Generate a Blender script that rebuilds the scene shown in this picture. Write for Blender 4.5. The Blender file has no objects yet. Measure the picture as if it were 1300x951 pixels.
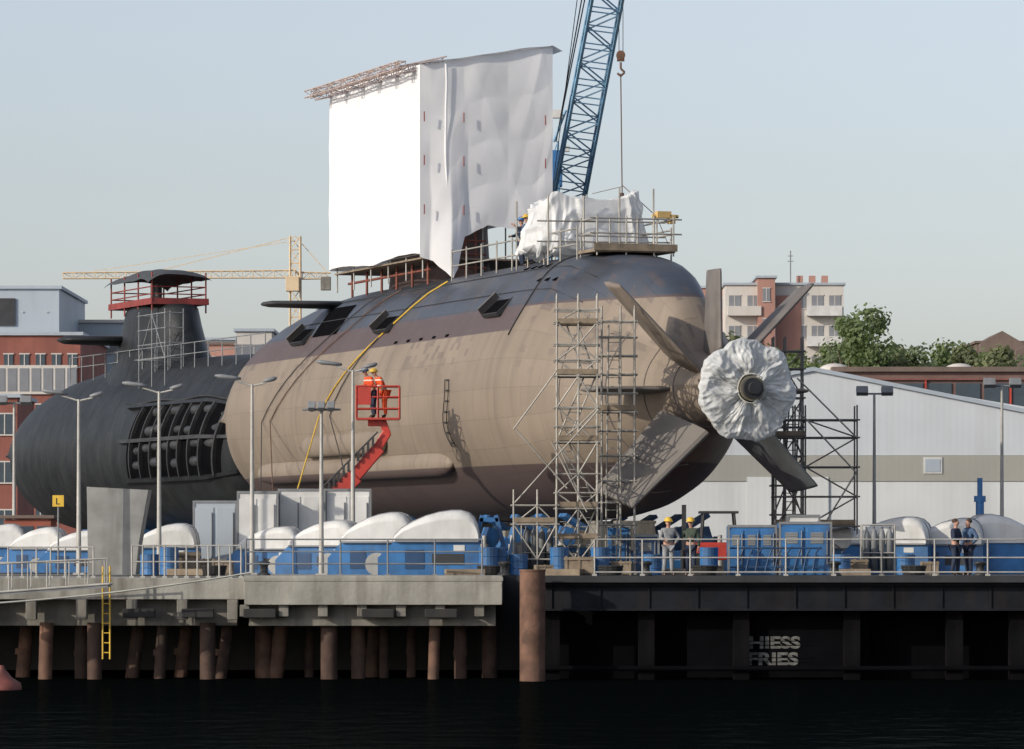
import bpy, math, random
from mathutils import Vector, Matrix, noise
random.seed(7)
scene=bpy.context.scene
COL=scene.collection
R=math.radians
def X(px,Y): return (px-650)*Y/6000.0
def Z(py,Y): return 4+(698-py)*Y/6000.0
DK=3.2
# ------------------------------------------------------------------ builder
class M:
    def __init__(s): s.v=[];s.f=[];s.m=[];s.s=[]
    def add(s,vs,fs,mat=0,smooth=False):
        o=len(s.v); s.v+= [tuple(v) for v in vs]
        for f in fs: s.f.append([i+o for i in f]); s.m.append(mat); s.s.append(smooth)
    def box(s,c,d,rz=0,rx=0,ry=0,mat=0,taper=1.0):
        hx,hy,hz=d[0]/2,d[1]/2,d[2]/2
        mt=Matrix.Translation(c)@Matrix.Rotation(rz,4,'Z')@Matrix.Rotation(ry,4,'Y')@Matrix.Rotation(rx,4,'X')
        vs=[]
        for z in(-hz,hz):
            k=taper if z>0 else 1
            for x,y in((-hx,-hy),(hx,-hy),(hx,hy),(-hx,hy)): vs.append(mt@Vector((x*k,y*k,z)))
        s.add(vs,[(0,3,2,1),(4,5,6,7),(0,1,5,4),(1,2,6,5),(2,3,7,6),(3,0,4,7)],mat)
        return s
    def tube(s,p,q,r,n=6,mat=0,r2=None):
        p=Vector(p);q=Vector(q);d=q-p
        if d.length<1e-6: return s
        r2=r if r2 is None else r2
        w=d.normalized(); u=w.orthogonal().normalized(); v=w.cross(u)
        vs=[]
        for c,rr in((p,r),(q,r2)):
            for i in range(n):
                a=2*math.pi*i/n; vs.append(c+(u*math.cos(a)+v*math.sin(a))*rr)
        s.add(vs,[(i,(i+1)%n,n+(i+1)%n,n+i) for i in range(n)],mat,n>5)
        s.add(vs[:n],[tuple(range(n-1,-1,-1))],mat); s.add(vs[n:],[tuple(range(n))],mat)
        return s
    def path(s,pts,r,n=6,mat=0):
        for a,b in zip(pts,pts[1:]): s.tube(a,b,r,n,mat)
        return s
    def loft(s,rings,mat=0,smooth=True,cap=True,closed=True):
        n=len(rings[0]); vs=[p for r in rings for p in r]; fs=[]
        for j in range(len(rings)-1):
            for i in range(n if closed else n-1):
                a=j*n+i;b=j*n+(i+1)%n; fs.append((a,b,b+n,a+n))
        if cap and closed:
            fs.append(tuple(range(n-1,-1,-1))); fs.append(tuple((len(rings)-1)*n+i for i in range(n)))
        s.add(vs,fs,mat,smooth); return s
    def prism(s,poly,y0,y1,mat=0,smooth=False):
        n=len(poly)
        vs=[(x,y0,z) for x,z in poly]+[(x,y1,z) for x,z in poly]
        s.add(vs,[(i,(i+1)%n,n+(i+1)%n,n+i) for i in range(n)],mat,smooth)
        s.add(vs[:n],[tuple(range(n-1,-1,-1))],mat); s.add(vs[n:],[tuple(range(n))],mat)
        return s
    def grid(s,fn,nu,nv,mat=0,smooth=True):
        vs=[fn(i/nu,j/nv) for j in range(nv+1) for i in range(nu+1)]
        s.add(vs,[(j*(nu+1)+i,j*(nu+1)+i+1,(j+1)*(nu+1)+i+1,(j+1)*(nu+1)+i) for j in range(nv) for i in range(nu)],mat,smooth); return s
    def sphere(s,c,r,mat=0,nu=12,nv=8,sc=(1,1,1),zmin=-1):
        rings=[]
        for j in range(nv+1):
            a=math.pi*j/nv-math.pi/2
            z=max(math.sin(a),zmin); rr=math.cos(a)
            rr=max(rr,0.001)
            rings.append([(c[0]+rr*math.cos(2*math.pi*i/nu)*r*sc[0],c[1]+rr*math.sin(2*math.pi*i/nu)*r*sc[1],c[2]+z*r*sc[2]) for i in range(nu)])
        return s.loft(rings,mat)
    def lattice(s,p,q,w0,w1,n,rc,rb,mat=0,up=(0,1,0)):
        p=Vector(p);q=Vector(q);d=(q-p).normalized(); u=Vector(up).cross(d).normalized(); v=d.cross(u)
        cs=[(-1,-1),(1,-1),(1,1),(-1,1)]
        def pt(k,i):
            t=k/n; w=(w0+(w1-w0)*t)/2; a,b=cs[i]; return p.lerp(q,t)+u*a*w+v*b*w
        for i in range(len(cs)):
            s.tube(pt(0,i),pt(n,i),rc,5,mat)
            j=(i+1)%len(cs)
            for k in range(n):
                s.tube(pt(k,i),pt(k,j),rb,4,mat)
                if k%2: s.tube(pt(k,i),pt(k+1,j),rb,4,mat)
                else: s.tube(pt(k,j),pt(k+1,i),rb,4,mat)
        return s
def mesh_of(name,b,mats):
    me=bpy.data.meshes.new(name); me.from_pydata(b.v,[],b.f)
    for m in mats: me.materials.append(m)
    me.polygons.foreach_set('material_index',b.m); me.polygons.foreach_set('use_smooth',b.s); me.update()
    return me
def tag(o,label=None,cat=None,group=None):
    if label:o['label']=label
    if cat:o['category']=cat
    if group:o['group']=group
    return o
def T(name,loc,label,cat,rz=0,group=None):
    o=bpy.data.objects.new(name,None); o.empty_display_size=.3; COL.objects.link(o); o.location=loc; o.rotation_euler=(0,0,rz)
    return tag(o,label,cat,group)
def P(name,b,mats,parent=None,bevel=0,label=None,loc=None):
    if not isinstance(mats,(list,tuple)): mats=[mats]
    o=bpy.data.objects.new(name,mesh_of(name,b,mats)); COL.objects.link(o)
    if parent: o.parent=parent
    if loc: o.location=loc
    if bevel:
        md=o.modifiers.new('bev','BEVEL'); md.width=bevel; md.segments=2; md.limit_method='ANGLE'; md.angle_limit=R(40)
    if label:o['label']=label
    return o
def S(name,b,mats,loc,label,cat,rz=0,group=None,bevel=0):
    o=P(name,b,mats,None,bevel); o.location=loc; o.rotation_euler=(0,0,rz); return tag(o,label,cat,group)
def dup(o,loc=None,rz=None,parent=None,scale=None):
    c=o.copy(); COL.objects.link(c)
    if parent: c.parent=parent
    if loc is not None:c.location=loc
    if rz is not None:c.rotation_euler=(0,0,rz)
    if scale: c.scale=scale
    for ch in o.children: dup(ch,parent=c)
    return c
def nz(a,b_,c): return noise.noise(Vector((a,b_,c)))
def crease(a,b_,c): return 1-min(1,abs(noise.noise(Vector((a,b_,c))))*4)
# ------------------------------------------------------------------ materials
def newmat(name):
    m=bpy.data.materials.new(name); m.use_nodes=True; nt=m.node_tree; return m,nt,nt.nodes['Principled BSDF']
def N(nt,t,**k):
    n=nt.nodes.new(t)
    for a,b in k.items(): setattr(n,a,b)
    return n
def MA(nt,op,a,b=None,c=None):
    n=N(nt,'ShaderNodeMath',operation=op)
    for i,x in enumerate((a,b,c)):
        if x is None: continue
        if isinstance(x,(int,float)): n.inputs[i].default_value=x
        else: nt.links.new(x,n.inputs[i])
    return n.outputs[0]
def MR(nt,v,a,b,c=0,d=1):
    n=N(nt,'ShaderNodeMapRange'); nt.links.new(v,n.inputs[0])
    for i,x in enumerate((a,b,c,d)): n.inputs[i+1].default_value=x
    return n.outputs[0]
def MX(nt,f,a,b,bt='MIX'):
    n=N(nt,'ShaderNodeMix',data_type='RGBA',blend_type=bt)
    for i,x in ((0,f),(6,a),(7,b)):
        if isinstance(x,(int,float)): n.inputs[i].default_value=x
        elif isinstance(x,tuple): n.inputs[i].default_value=(x[0],x[1],x[2],1)
        else: nt.links.new(x,n.inputs[i])
    return n.outputs[2]
def noisef(nt,vec,scale,det=3,stretch=None,typ=None):
    if stretch:
        mp=N(nt,'ShaderNodeMapping'); mp.inputs['Scale'].default_value=stretch; nt.links.new(vec,mp.inputs[0]); vec=mp.outputs[0]
    n=N(nt,'ShaderNodeTexNoise'); n.inputs['Scale'].default_value=scale; n.inputs['Detail'].default_value=det
    if typ: n.noise_type=typ
    nt.links.new(vec,n.inputs[0]); return n.outputs[0]
def paint(name,c,rough=.55,var=.25,scale=1.5,bump=.0,metal=0,streak=.25,dirt=(.06,.05,.04),bscale=8,spec=None):
    m,nt,p=newmat(name); tc=N(nt,'ShaderNodeTexCoord').outputs['Object']
    n=noisef(nt,tc,scale,4); f=MR(nt,n,.3,.7,1-var,1+var*.6)
    base=MX(nt,1.0,c,f,'MULTIPLY')
    if streak:
        s=noisef(nt,tc,2.2,3,(1,1,.12)); s=MR(nt,s,.48,.75,0,streak)
        base=MX(nt,s,base,dirt)
    nt.links.new(base,p.inputs['Base Color']); p.inputs['Roughness'].default_value=rough; p.inputs['Metallic'].default_value=metal
    if spec is not None: p.inputs['Specular IOR Level'].default_value=spec
    if bump:
        b=N(nt,'ShaderNodeBump'); b.inputs['Strength'].default_value=bump; b.inputs['Distance'].default_value=.05
        nt.links.new(noisef(nt,tc,bscale,4),b.inputs['Height']); nt.links.new(b.outputs[0],p.inputs['Normal'])
    return m
white=paint('white_paint',(.60,.60,.58),.45,.12,streak=.35,dirt=(.25,.22,.18))
cream=paint('white_cover_shell',(.68,.68,.66),.45,.14,1,streak=.4,dirt=(.3,.28,.24))
blue=paint('blue_paint',(.035,.15,.36),.5,.35,streak=.5)
lblue=paint('crane_blue',(.17,.34,.50),.5,.2)
dblue=paint('dark_blue_paint',(.02,.06,.14),.5,.3)
red=paint('red_paint',(.48,.05,.035),.45,.25)
redp=paint('platform_red',(.24,.04,.035),.6,.3,streak=.4)
rust=paint('rusty_steel',(.14,.075,.05),.85,.5,2,.4,streak=.6)
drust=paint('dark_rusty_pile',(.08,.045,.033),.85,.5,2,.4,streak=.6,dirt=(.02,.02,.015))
steel=paint('galvanised_steel',(.42,.41,.38),.55,.25,metal=.1)
scafst=paint('scaffold_tube_steel',(.38,.36,.32),.5,.3,metal=.25)
gsteel=paint('grey_steel',(.20,.21,.22),.55,.2)
dsteel=paint('dark_steel',(.03,.032,.036),.6,.3)
black=paint('black_void',(.004,.004,.005),1,.2,streak=0,spec=.03)
concrete=paint('weathered_concrete',(.31,.30,.265),.9,.3,.8,.3,streak=.6)
conc2=paint('stained_concrete',(.20,.19,.165),.9,.35,1.2,.3,streak=.65)
yellow=paint('yellow_paint',(.68,.44,.05),.5,.15)
dyel=paint('crane_yellow',(.62,.42,.16),.6,.15)
wood=paint('scaffold_planks',(.24,.19,.135),.85,.35,3)
rubber=paint('black_rubber',(.02,.02,.02),.8,.2)
glass=paint('window_glass',(.05,.07,.09),.15,.2,streak=0)
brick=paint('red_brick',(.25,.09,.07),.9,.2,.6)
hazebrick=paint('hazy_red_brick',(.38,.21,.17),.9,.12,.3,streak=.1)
hazewhite=paint('hazy_pale_render',(.55,.52,.48),.9,.08,.3,streak=.1)  # render colour paled to carry the distance haze
roofm=paint('roof_tiles',(.16,.12,.10),.9,.2,.5)
clad=paint('grey_cladding',(.36,.41,.46),.6,.06,.3,streak=.1)
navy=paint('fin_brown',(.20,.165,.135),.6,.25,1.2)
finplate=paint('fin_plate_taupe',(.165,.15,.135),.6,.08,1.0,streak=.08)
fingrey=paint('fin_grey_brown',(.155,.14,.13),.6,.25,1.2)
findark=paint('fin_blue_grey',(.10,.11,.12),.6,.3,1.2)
def sheetmetal(name,c,bump=.08):
    m,nt,p=newmat(name); tc=N(nt,'ShaderNodeTexCoord').outputs['Object']
    sp=N(nt,'ShaderNodeSeparateXYZ'); nt.links.new(tc,sp.inputs[0])
    w=MA(nt,'SINE',MA(nt,'MULTIPLY',sp.outputs[0],20.0))
    n=noisef(nt,tc,.25,4); f=MR(nt,n,.3,.7,.90,1.04)
    pan=MA(nt,'PINGPONG',sp.outputs[0],3.0); ln=MR(nt,pan,0,.04,.93,1)
    st=noisef(nt,tc,.8,3,(1,1,.1)); base=MX(nt,MR(nt,st,.5,.8,0,.25),c,(.3,.29,.27))
    base=MX(nt,1.0,MX(nt,1.0,base,f,'MULTIPLY'),ln,'MULTIPLY'); nt.links.new(base,p.inputs['Base Color'])
    b=N(nt,'ShaderNodeBump'); b.inputs['Strength'].default_value=bump; b.inputs['Distance'].default_value=.03
    nt.links.new(w,b.inputs['Height']); nt.links.new(b.outputs[0],p.inputs['Normal']); p.inputs['Roughness'].default_value=.6
    return m
shed=sheetmetal('shed_white_cladding',(.54,.57,.60),.04); shedlow=sheetmetal('shed_lower_cladding',(.62,.64,.64),.04); shedband=sheetmetal('shed_grey_band',(.34,.335,.30),.04)
def hullmat():
    m,nt,p=newmat('submarine_hull_primer'); tc=N(nt,'ShaderNodeTexCoord').outputs['Object']
    sp=N(nt,'ShaderNodeSeparateXYZ'); nt.links.new(tc,sp.inputs[0]); x,y,z=sp.outputs
    ang=MA(nt,'MULTIPLY',MA(nt,'ARCTAN2',x,z),4.2)
    cv=N(nt,'ShaderNodeCombineXYZ'); nt.links.new(y,cv.inputs[0]); nt.links.new(ang,cv.inputs[1])
    br=N(nt,'ShaderNodeTexBrick'); nt.links.new(cv.outputs[0],br.inputs['Vector'])
    br.inputs['Scale'].default_value=1; br.inputs['Brick Width'].default_value=2.1; br.inputs['Row Height'].default_value=1.05
    br.inputs['Mortar Size'].default_value=.012; br.inputs['Mortar Smooth'].default_value=.3
    br.inputs['Color1'].default_value=(.93,.93,.93,1); br.inputs['Color2'].default_value=(1.05,1.05,1.05,1); br.inputs['Mortar'].default_value=(.74,.74,.74,1)
    fwd_=MA(nt,'GREATER_THAN',y,12.6)
    st=MA(nt,'MULTIPLY',fwd_,0.80); z2=MA(nt,'ADD',z,st)
    mott=MR(nt,noisef(nt,tc,.5,6,(1,.6,1)),.3,.7)
    tan=MX(nt,mott,(.200,.160,.122),(.245,.198,.152))
    c=MX(nt,MR(nt,z,-2.32,-2.29),(.085,.060,.056),tan)
    c=MX(nt,MR(nt,z2,3.08,3.10),c,(.088,.064,.066))
    c=MX(nt,MR(nt,z,3.16,3.18),c,(.052,.064,.086))
    topn=noisef(nt,tc,.9,5,(1,.35,1)); c=MX(nt,MA(nt,'MULTIPLY',MR(nt,topn,.45,.6,0,.8),MR(nt,z,3.4,3.9)),c,(.032,.034,.042))
    bn=N(nt,'ShaderNodeTexBrick'); nt.links.new(cv.outputs[0],bn.inputs['Vector']); bn.inputs['Scale'].default_value=1
    bn.inputs['Brick Width'].default_value=.34; bn.inputs['Row Height'].default_value=.28; bn.inputs['Mortar Size'].default_value=.0
    bn.inputs['Color1'].default_value=(0,0,0,1); bn.inputs['Color2'].default_value=(1,1,1,1)
    pk=MA(nt,'GREATER_THAN',bn.outputs[0],.82)
    zone=MA(nt,'MULTIPLY',MR(nt,z,.4,2.0),MR(nt,noisef(nt,tc,.35,2),.46,.56))
    c=MX(nt,MA(nt,'MULTIPLY',MA(nt,'MULTIPLY',pk,zone),.5),c,(.10,.078,.076))
    c=MX(nt,1.0,c,br.outputs[0],'MULTIPLY')
    ring=MR(nt,MA(nt,'PINGPONG',y,3.15),0,.03,.72,1); c=MX(nt,1.0,c,ring,'MULTIPLY')
    s=noisef(nt,cv.outputs[0],1.1,5,(1.5,.12,1)); c=MX(nt,MR(nt,s,.48,.78,0,.38),c,(.085,.066,.055))
    sc=noisef(nt,tc,9,3,(1,.4,1)); c=MX(nt,MR(nt,sc,.69,.73,0,.3),c,(.36,.31,.25))
    nt.links.new(c,p.inputs['Base Color'])
    nt.links.new(MR(nt,z,2.9,3.3,.62,.45),p.inputs['Roughness'])
    b=N(nt,'ShaderNodeBump'); b.inputs['Strength'].default_value=.25; b.inputs['Distance'].default_value=.06
    h=MA(nt,'ADD',MA(nt,'MULTIPLY',ring,.5),MA(nt,'MULTIPLY',noisef(nt,tc,.9,2),1.0)); nt.links.new(h,b.inputs['Height']); nt.links.new(b.outputs[0],p.inputs['Normal'])
    return m
HULL=hullmat()
blackhull=paint('black_hull_paint',(.014,.016,.018),.5,.5,.8,.3,streak=.35,dirt=(.045,.043,.04),bscale=2,spec=.35)
def fabricmat(name,c,bs=1.5,st=.35,rough=.7,alpha=None,stretch=(1,1,.5),tr=0,dist=.06):
    m,nt,p=newmat(name); tc=N(nt,'ShaderNodeTexCoord').outputs['Object']
    n=noisef(nt,tc,bs,4,stretch,'RIDGED_MULTIFRACTAL')
    bc=MX(nt,1.0,c,MR(nt,noisef(nt,tc,.7,4),.3,.7,.92,1.03),'MULTIPLY'); nt.links.new(bc,p.inputs['Base Color'])
    b=N(nt,'ShaderNodeBump'); b.inputs['Strength'].default_value=st; b.inputs['Distance'].default_value=dist
    nt.links.new(n,b.inputs['Height']); nt.links.new(b.outputs[0],p.inputs['Normal']); p.inputs['Roughness'].default_value=rough; p.inputs['Specular IOR Level'].default_value=.25
    if alpha: nt.links.new(MR(nt,noisef(nt,tc,bs*.8,3),.35,.65,alpha,1),p.inputs['Alpha'])
    if tr:
        t=N(nt,'ShaderNodeBsdfTranslucent'); nt.links.new(bc,t.inputs[0]); mx=N(nt,'ShaderNodeMixShader'); mx.inputs[0].default_value=tr
        nt.links.new(p.outputs[0],mx.inputs[1]); nt.links.new(t.outputs[0],mx.inputs[2]); nt.links.new(mx.outputs[0],nt.nodes['Material Output'].inputs[0])
    return m
fabric=fabricmat('white_scaffold_sheeting',(.90,.90,.91),.6,.15,stretch=(1,1,.35),tr=.16,dist=.04)
plastic=fabricmat('matte_plastic_sheet',(.76,.78,.78),2.2,.6,.4,.62,(1,1,1),tr=.25,dist=.05)
drape=fabricmat('white_draped_sheet',(.84,.85,.85),1.6,.5,.5,.62,(1,1,.5),tr=.25,dist=.06)
greytarp=fabricmat('grey_tarpaulin',(.07,.075,.08),2,.6)
skin=paint('skin',(.45,.25,.18),.6,.05,streak=0); hairm=paint('hair_brown',(.06,.035,.02),.8,.2,streak=0)
def cloth(name,c,stripes=None):
    m,nt,p=newmat(name); tc=N(nt,'ShaderNodeTexCoord').outputs['Object']
    base=MX(nt,1.0,c,MR(nt,noisef(nt,tc,9,4),.3,.7,.75,1.15),'MULTIPLY')
    if stripes:
        sp=N(nt,'ShaderNodeSeparateXYZ'); nt.links.new(tc,sp.inputs[0])
        for z in stripes:
            f=MA(nt,'LESS_THAN',MA(nt,'ABSOLUTE',MA(nt,'SUBTRACT',sp.outputs[2],z)),.022); base=MX(nt,f,base,(.6,.6,.5))
    nt.links.new(base,p.inputs['Base Color']); p.inputs['Roughness'].default_value=.85; return m
orange=cloth('orange_red_hi_vis',(.70,.085,.02),(1.1,1.3)); navyc=cloth('navy_workwear',(.02,.03,.06)); greyc=cloth('grey_workwear',(.25,.26,.27))
greenc=cloth('dark_green_workwear',(.05,.07,.05)); bluec=cloth('blue_workwear',(.06,.11,.2)); bootm=cloth('boot_leather',(.02,.018,.015))
# ------------------------------------------------------------------ world, sun, camera
w=bpy.data.worlds.new('World'); scene.world=w; w.use_nodes=True; nt=w.node_tree
sv=Vector((-.77,-.53,.38)).normalized()
sky=nt.nodes.new('ShaderNodeTexSky'); sky.sky_type='NISHITA'; sky.sun_disc=False
sky.sun_elevation=math.asin(sv.z); sky.sun_rotation=math.atan2(sv.x,sv.y)%(2*math.pi)
sky.air_density=1.0; sky.dust_density=1.5; sky.ozone_density=2.0
hs=nt.nodes.new('ShaderNodeHueSaturation'); hs.inputs['Saturation'].default_value=.52; hs.inputs['Value'].default_value=1.5
tint=nt.nodes.new('ShaderNodeMix'); tint.data_type='RGBA'; tint.blend_type='MULTIPLY'; tint.inputs[0].default_value=1; tint.inputs[7].default_value=(.98,.97,1.02,1)
bg=nt.nodes['Background']; bg.inputs[1].default_value=.105
nt.links.new(sky.outputs[0],hs.inputs['Color']); nt.links.new(hs.outputs[0],tint.inputs[6]); nt.links.new(tint.outputs[2],bg.inputs[0])
sl=bpy.data.lights.new('sun','SUN'); sl.energy=3.25; sl.angle=R(.5); sl.color=(1,.91,.77)
so=bpy.data.objects.new('sun',sl); COL.objects.link(so); so.rotation_euler=(-sv).to_track_quat('-Z','Y').to_euler()
cam=bpy.data.cameras.new('camera'); co=bpy.data.objects.new('camera',cam); COL.objects.link(co)
co.location=(0,0,4); co.rotation_euler=(R(90),0,0); cam.sensor_width=36; cam.lens=36*6000/1300; cam.shift_y=222.5/1300; cam.clip_end=12000; cam.clip_start=1
scene.camera=co
scene.view_settings.view_transform='Standard'; scene.view_settings.look='None'; scene.view_settings.exposure=0
# ------------------------------------------------------------------ ground, water
gm=paint('yard_asphalt',(.10,.10,.095),.9,.3,.3,.2,streak=0)
b=M().grid(lambda u,v:(-3000+6000*u,158+7000*v*v,3.17),20,20,smooth=False)
o=P('ground',b,gm); o['kind']='structure'
m,nt,p=newmat('harbour_water'); tc=N(nt,'ShaderNodeTexCoord').outputs['Object']
out=nt.nodes['Material Output']; gl=N(nt,'ShaderNodeBsdfGlossy'); gl.inputs['Roughness'].default_value=.10; gl.inputs['Color'].default_value=(.5,.55,.55,1)
df=N(nt,'ShaderNodeBsdfDiffuse'); df.inputs['Color'].default_value=(.002,.003,.003,1)
ms=N(nt,'ShaderNodeMixShader'); ms.inputs[0].default_value=.035
bp=N(nt,'ShaderNodeBump'); bp.inputs['Strength'].default_value=.5; bp.inputs['Distance'].default_value=.15
nt.links.new(MA(nt,'ADD',noisef(nt,tc,1.2,4,(1,.5,1)),noisef(nt,tc,.35,2)),bp.inputs['Height']); nt.links.new(bp.outputs[0],gl.inputs['Normal'])
nt.links.new(df.outputs[0],ms.inputs[1]); nt.links.new(gl.outputs[0],ms.inputs[2]); nt.links.new(ms.outputs[0],out.inputs[0])
b=M().grid(lambda u,v:(-3000+6000*u,-300+457.5*v,0),10,10,smooth=False); o=P('water',b,m); o['kind']='structure'
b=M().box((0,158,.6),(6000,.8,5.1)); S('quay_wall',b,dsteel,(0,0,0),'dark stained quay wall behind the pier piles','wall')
# ------------------------------------------------------------------ piers
pier=T('concrete_pier',(0,145,0),'weathered concrete pier deck standing on rusty steel piles','pier')
b=M().box((-4.25,6.3,2.76),(7.9,13,.9)).box((-4.25,-.12,3.10),(7.96,.2,.14)); P('deck_slab',b,concrete,pier,.02)
b=M().box((-30.2,6.7,2.80),(44,12.2,.66)); P('side_slab',b,concrete,pier,.02,label='lower stained concrete deck edge')
b=M()
for i in range(9): b.box((-8.6-i*1.55,.62,2.16),(.32,.5,.62))
for i in range(7): b.box((-1.0-i*1.2,.25,2.13),(.3,.6,.36))
b.box((-4.3,.9,1.98),(7.6,.9,.65)); b.box((-22.0,1.5,2.05),(27,.6,.8))
P('cross_beam',b,conc2,pier,.02)
f=None
for px in (250,330,480,560,175):
    l=(X(px,145),-.05 if px>312 else .45,2.05)
    if f is None: f=P('fender_block',M().box((0,0,0),(1.0,.3,.28)),rubber,pier,.03,loc=l)
    else: dup(f,loc=l,parent=pier)
rp=random.Random(11)
for i,(px,lean) in enumerate([(60,.1),(95,.0),(172,.45),(235,.4),(262,0),(293,.45),(360,.4),(386,0),(412,0),(452,0),(490,0),(520,0),(556,.1),(590,0),(622,0),(25,.3),(120,0),(205,.2),(325,0),(470,.2)]):
    x=X(px+rp.uniform(-6,6),146); yy=1.0+(i%4)*.8; rr_=rp.uniform(.15,.27)
    b=M().tube((x-lean,yy,-1.5),(x,yy,1.75),rr_,12)
    if i%2: b.tube((x-lean*.5,yy,.7),(x-lean*.46,yy,.9),rr_+.03,12)
    P('pile',b,rust if i%3==0 else drust,pier)
b=M().tube((X(676,144),143.9,-1.5),(X(676,144),143.9,3.35),.39,24).tube((X(676,144),143.9,3.35),(X(676,144),143.9,3.4),.41,24)
S('mooring_pile',b,rust,(0,0,0),'thick rusty steel tube pile beside the pier edge','pile')
sp=T('steel_pier',(0,145,0),'black painted steel pier deck with girders and white lettering','pier')
b=M().box((17.2,6.3,3.1),(33.2,13,.2)); P('deck_plate',b,dsteel,sp)
b=M().box((17.2,.1,2.94),(33.2,.2,.08)).box((17.2,.22,2.55),(33.2,.06,.8)).box((17.2,.15,2.16),(33.2,.3,.06))
for i in range(22): b.box((1.2+i*1.5,.17,2.55),(.05,.06,.72))
P('edge_girder',b,paint('black_steel_girder',(.012,.014,.019),.7,.4,1,.2,streak=.4,dirt=(.03,.022,.016),spec=.15),sp)
f=None; colm=paint('column_steel',(.006,.006,.007),.9,.5,1,.2,streak=.5,dirt=(.014,.010,.008),spec=.05)
for px in (700,820,940,1080,1210,1290,1400):
    l=(X(px,146),.9,1.0)
    if f is None: f=P('column',M().box((0,-.2,0),(.5,.6,2.3)),colm,sp,loc=l)
    else: dup(f,loc=l,parent=sp)
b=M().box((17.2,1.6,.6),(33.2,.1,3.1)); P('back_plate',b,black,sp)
b=M().tube((.8,.3,.35),(33,.3,.35),.08,8); P('waterline_pipe',b,black,sp)
def text(s,name,parent,loc,size,mat,rot=(R(90),0,0),label=None,ext=.004,off=0):
    cu=bpy.data.curves.new(name,'FONT'); cu.body=s; cu.size=size; cu.extrude=ext; cu.align_x='LEFT'; cu.offset=off
    t=bpy.data.objects.new(name,cu); COL.objects.link(t); bpy.context.view_layer.update()
    me=bpy.data.meshes.new_from_object(t); bpy.data.objects.remove(t)
    o=bpy.data.objects.new(name,me); COL.objects.link(o); me.materials.clear(); me.materials.append(mat); o.parent=parent; o.location=loc; o.rotation_euler=rot
    if label:o['label']=label
    return o
fade=paint('faded_white_lettering',(.13,.13,.12),.8,.7,5,streak=.5)
b=M().box((X(987,146),.86,1.0),(5.6,.06,1.9)); P('name_plate',b,black,sp)
t1=text('HIESS','lettering',sp,(X(950,146),.82,.97),.50,fade,off=.018); t2=text('FRIES','lettering',sp,(X(948,146),.82,.46),.52,fade,off=.020)
for t in(t1,t2): t.scale=(1.33,1,1)
for zz_ in(1.05,1.18,.54,.67): P('stencil_bridge',M().box((X(987,146),.812,zz_),(2.2,.004,.024)),black,sp)
lad=M()
for s_ in(-.11,.11): lad.tube((s_,0,-2.5),(s_,0,.35),.03,6)
for i in range(9): lad.tube((-.11,0,-2.3+i*.3),(.11,0,-2.3+i*.3),.02,5)
S('pier_ladder',lad,yellow,(X(135,144.7),144.7,3.15),'narrow yellow steel ladder fixed to the concrete pier','ladder')
def railing(x0,x1,y,z,h,step,mat,label,rails=(.5,1.0),group='railings along the pier edge'):
    r=T('railing',(x0,y,z),label,'railing',group=group); L=x1-x0; b=M()
    for k in rails: b.tube((0,0,h*k),(L,0,h*k),.024,6)
    P('rail',b,mat,r)
    n=max(1,round(L/step)); pb=M().tube((0,0,0),(0,0,h),.028,6).box((0,0,.03),(.14,.12,.06)); first=P('post',pb,mat,r)
    for i in range(1,n+1): dup(first,loc=(L*i/n,0,0),parent=r)
    return r
railing(X(312,145),X(612,145),145.15,3.2,1.12,1.4,gsteel,'dark grey steel railing on the concrete pier edge',(.33,.66,1))
railing(X(755,145),X(1120,145),145.25,3.2,1.12,1.5,steel,'light grey steel railing on the black pier edge',(.1,.5,1))
railing(X(1120,145),X(1390,145),145.25,3.2,1.12,1.5,steel,'light grey steel railing on the black pier edge',(.1,.5,1))
railing(X(170,147),X(308,147),146.2,3.13,1.0,.35,steel,'densely barred galvanised railing beside the gangway')
railing(X(-60,147),X(120,147),146.6,3.13,.95,.45,steel,'galvanised railing by the gangway')
g=T('gangway',(X(-60,143.5),143.6,2.75),'pale steel gangway leading onto the concrete pier','gangway')
b=M().box((2.3,0,-.02),(4.9,1.0,.08),ry=R(-4)); P('walkway',b,gsteel,g)
b=M()
for yy in(-.5,.5):
    b.tube((-.1,yy,-.15),(4.8,yy,.22),.04); b.tube((-.1,yy,.75),(4.6,yy,.98),.03)
    for i in range(9): b.tube((i*.58,yy,-.13+i*.05),(i*.58,yy,.78+i*.03),.02)
P('handrail',b,steel,g)
def rope(pts,sag,n=14):
    out=[];a,c=Vector(pts[0]),Vector(pts[1])
    for i in range(n+1):
        t=i/n; q=a.lerp(c,t); q.z-=sag*4*t*(1-t); out.append(q)
    return out
wrope=paint('pale_rope',(.6,.58,.5),.9,.2,streak=0)
b=M().path(rope([(X(-80,141),141,Z(770,141)),(X(318,144.9),144.9,3.3)],.15),.03,5); S('mooring_rope',b,wrope,(0,0,0),'pale mooring rope running down to the water','rope')
b=M(); b.loft([[(r*math.cos(2*math.pi*i/16),r*math.sin(2*math.pi*i/16),z) for i in range(16)] for z,r in((-.3,.5),(.0,.58),(.2,.55),(.35,.3),(.62,.08),(.7,.07))])
S('buoy',b,paint('faded_red_buoy',(.17,.05,.04),.6,.5),(X(2,135),135,0),'faded red conical buoy floating on the water','buoy')
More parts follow.
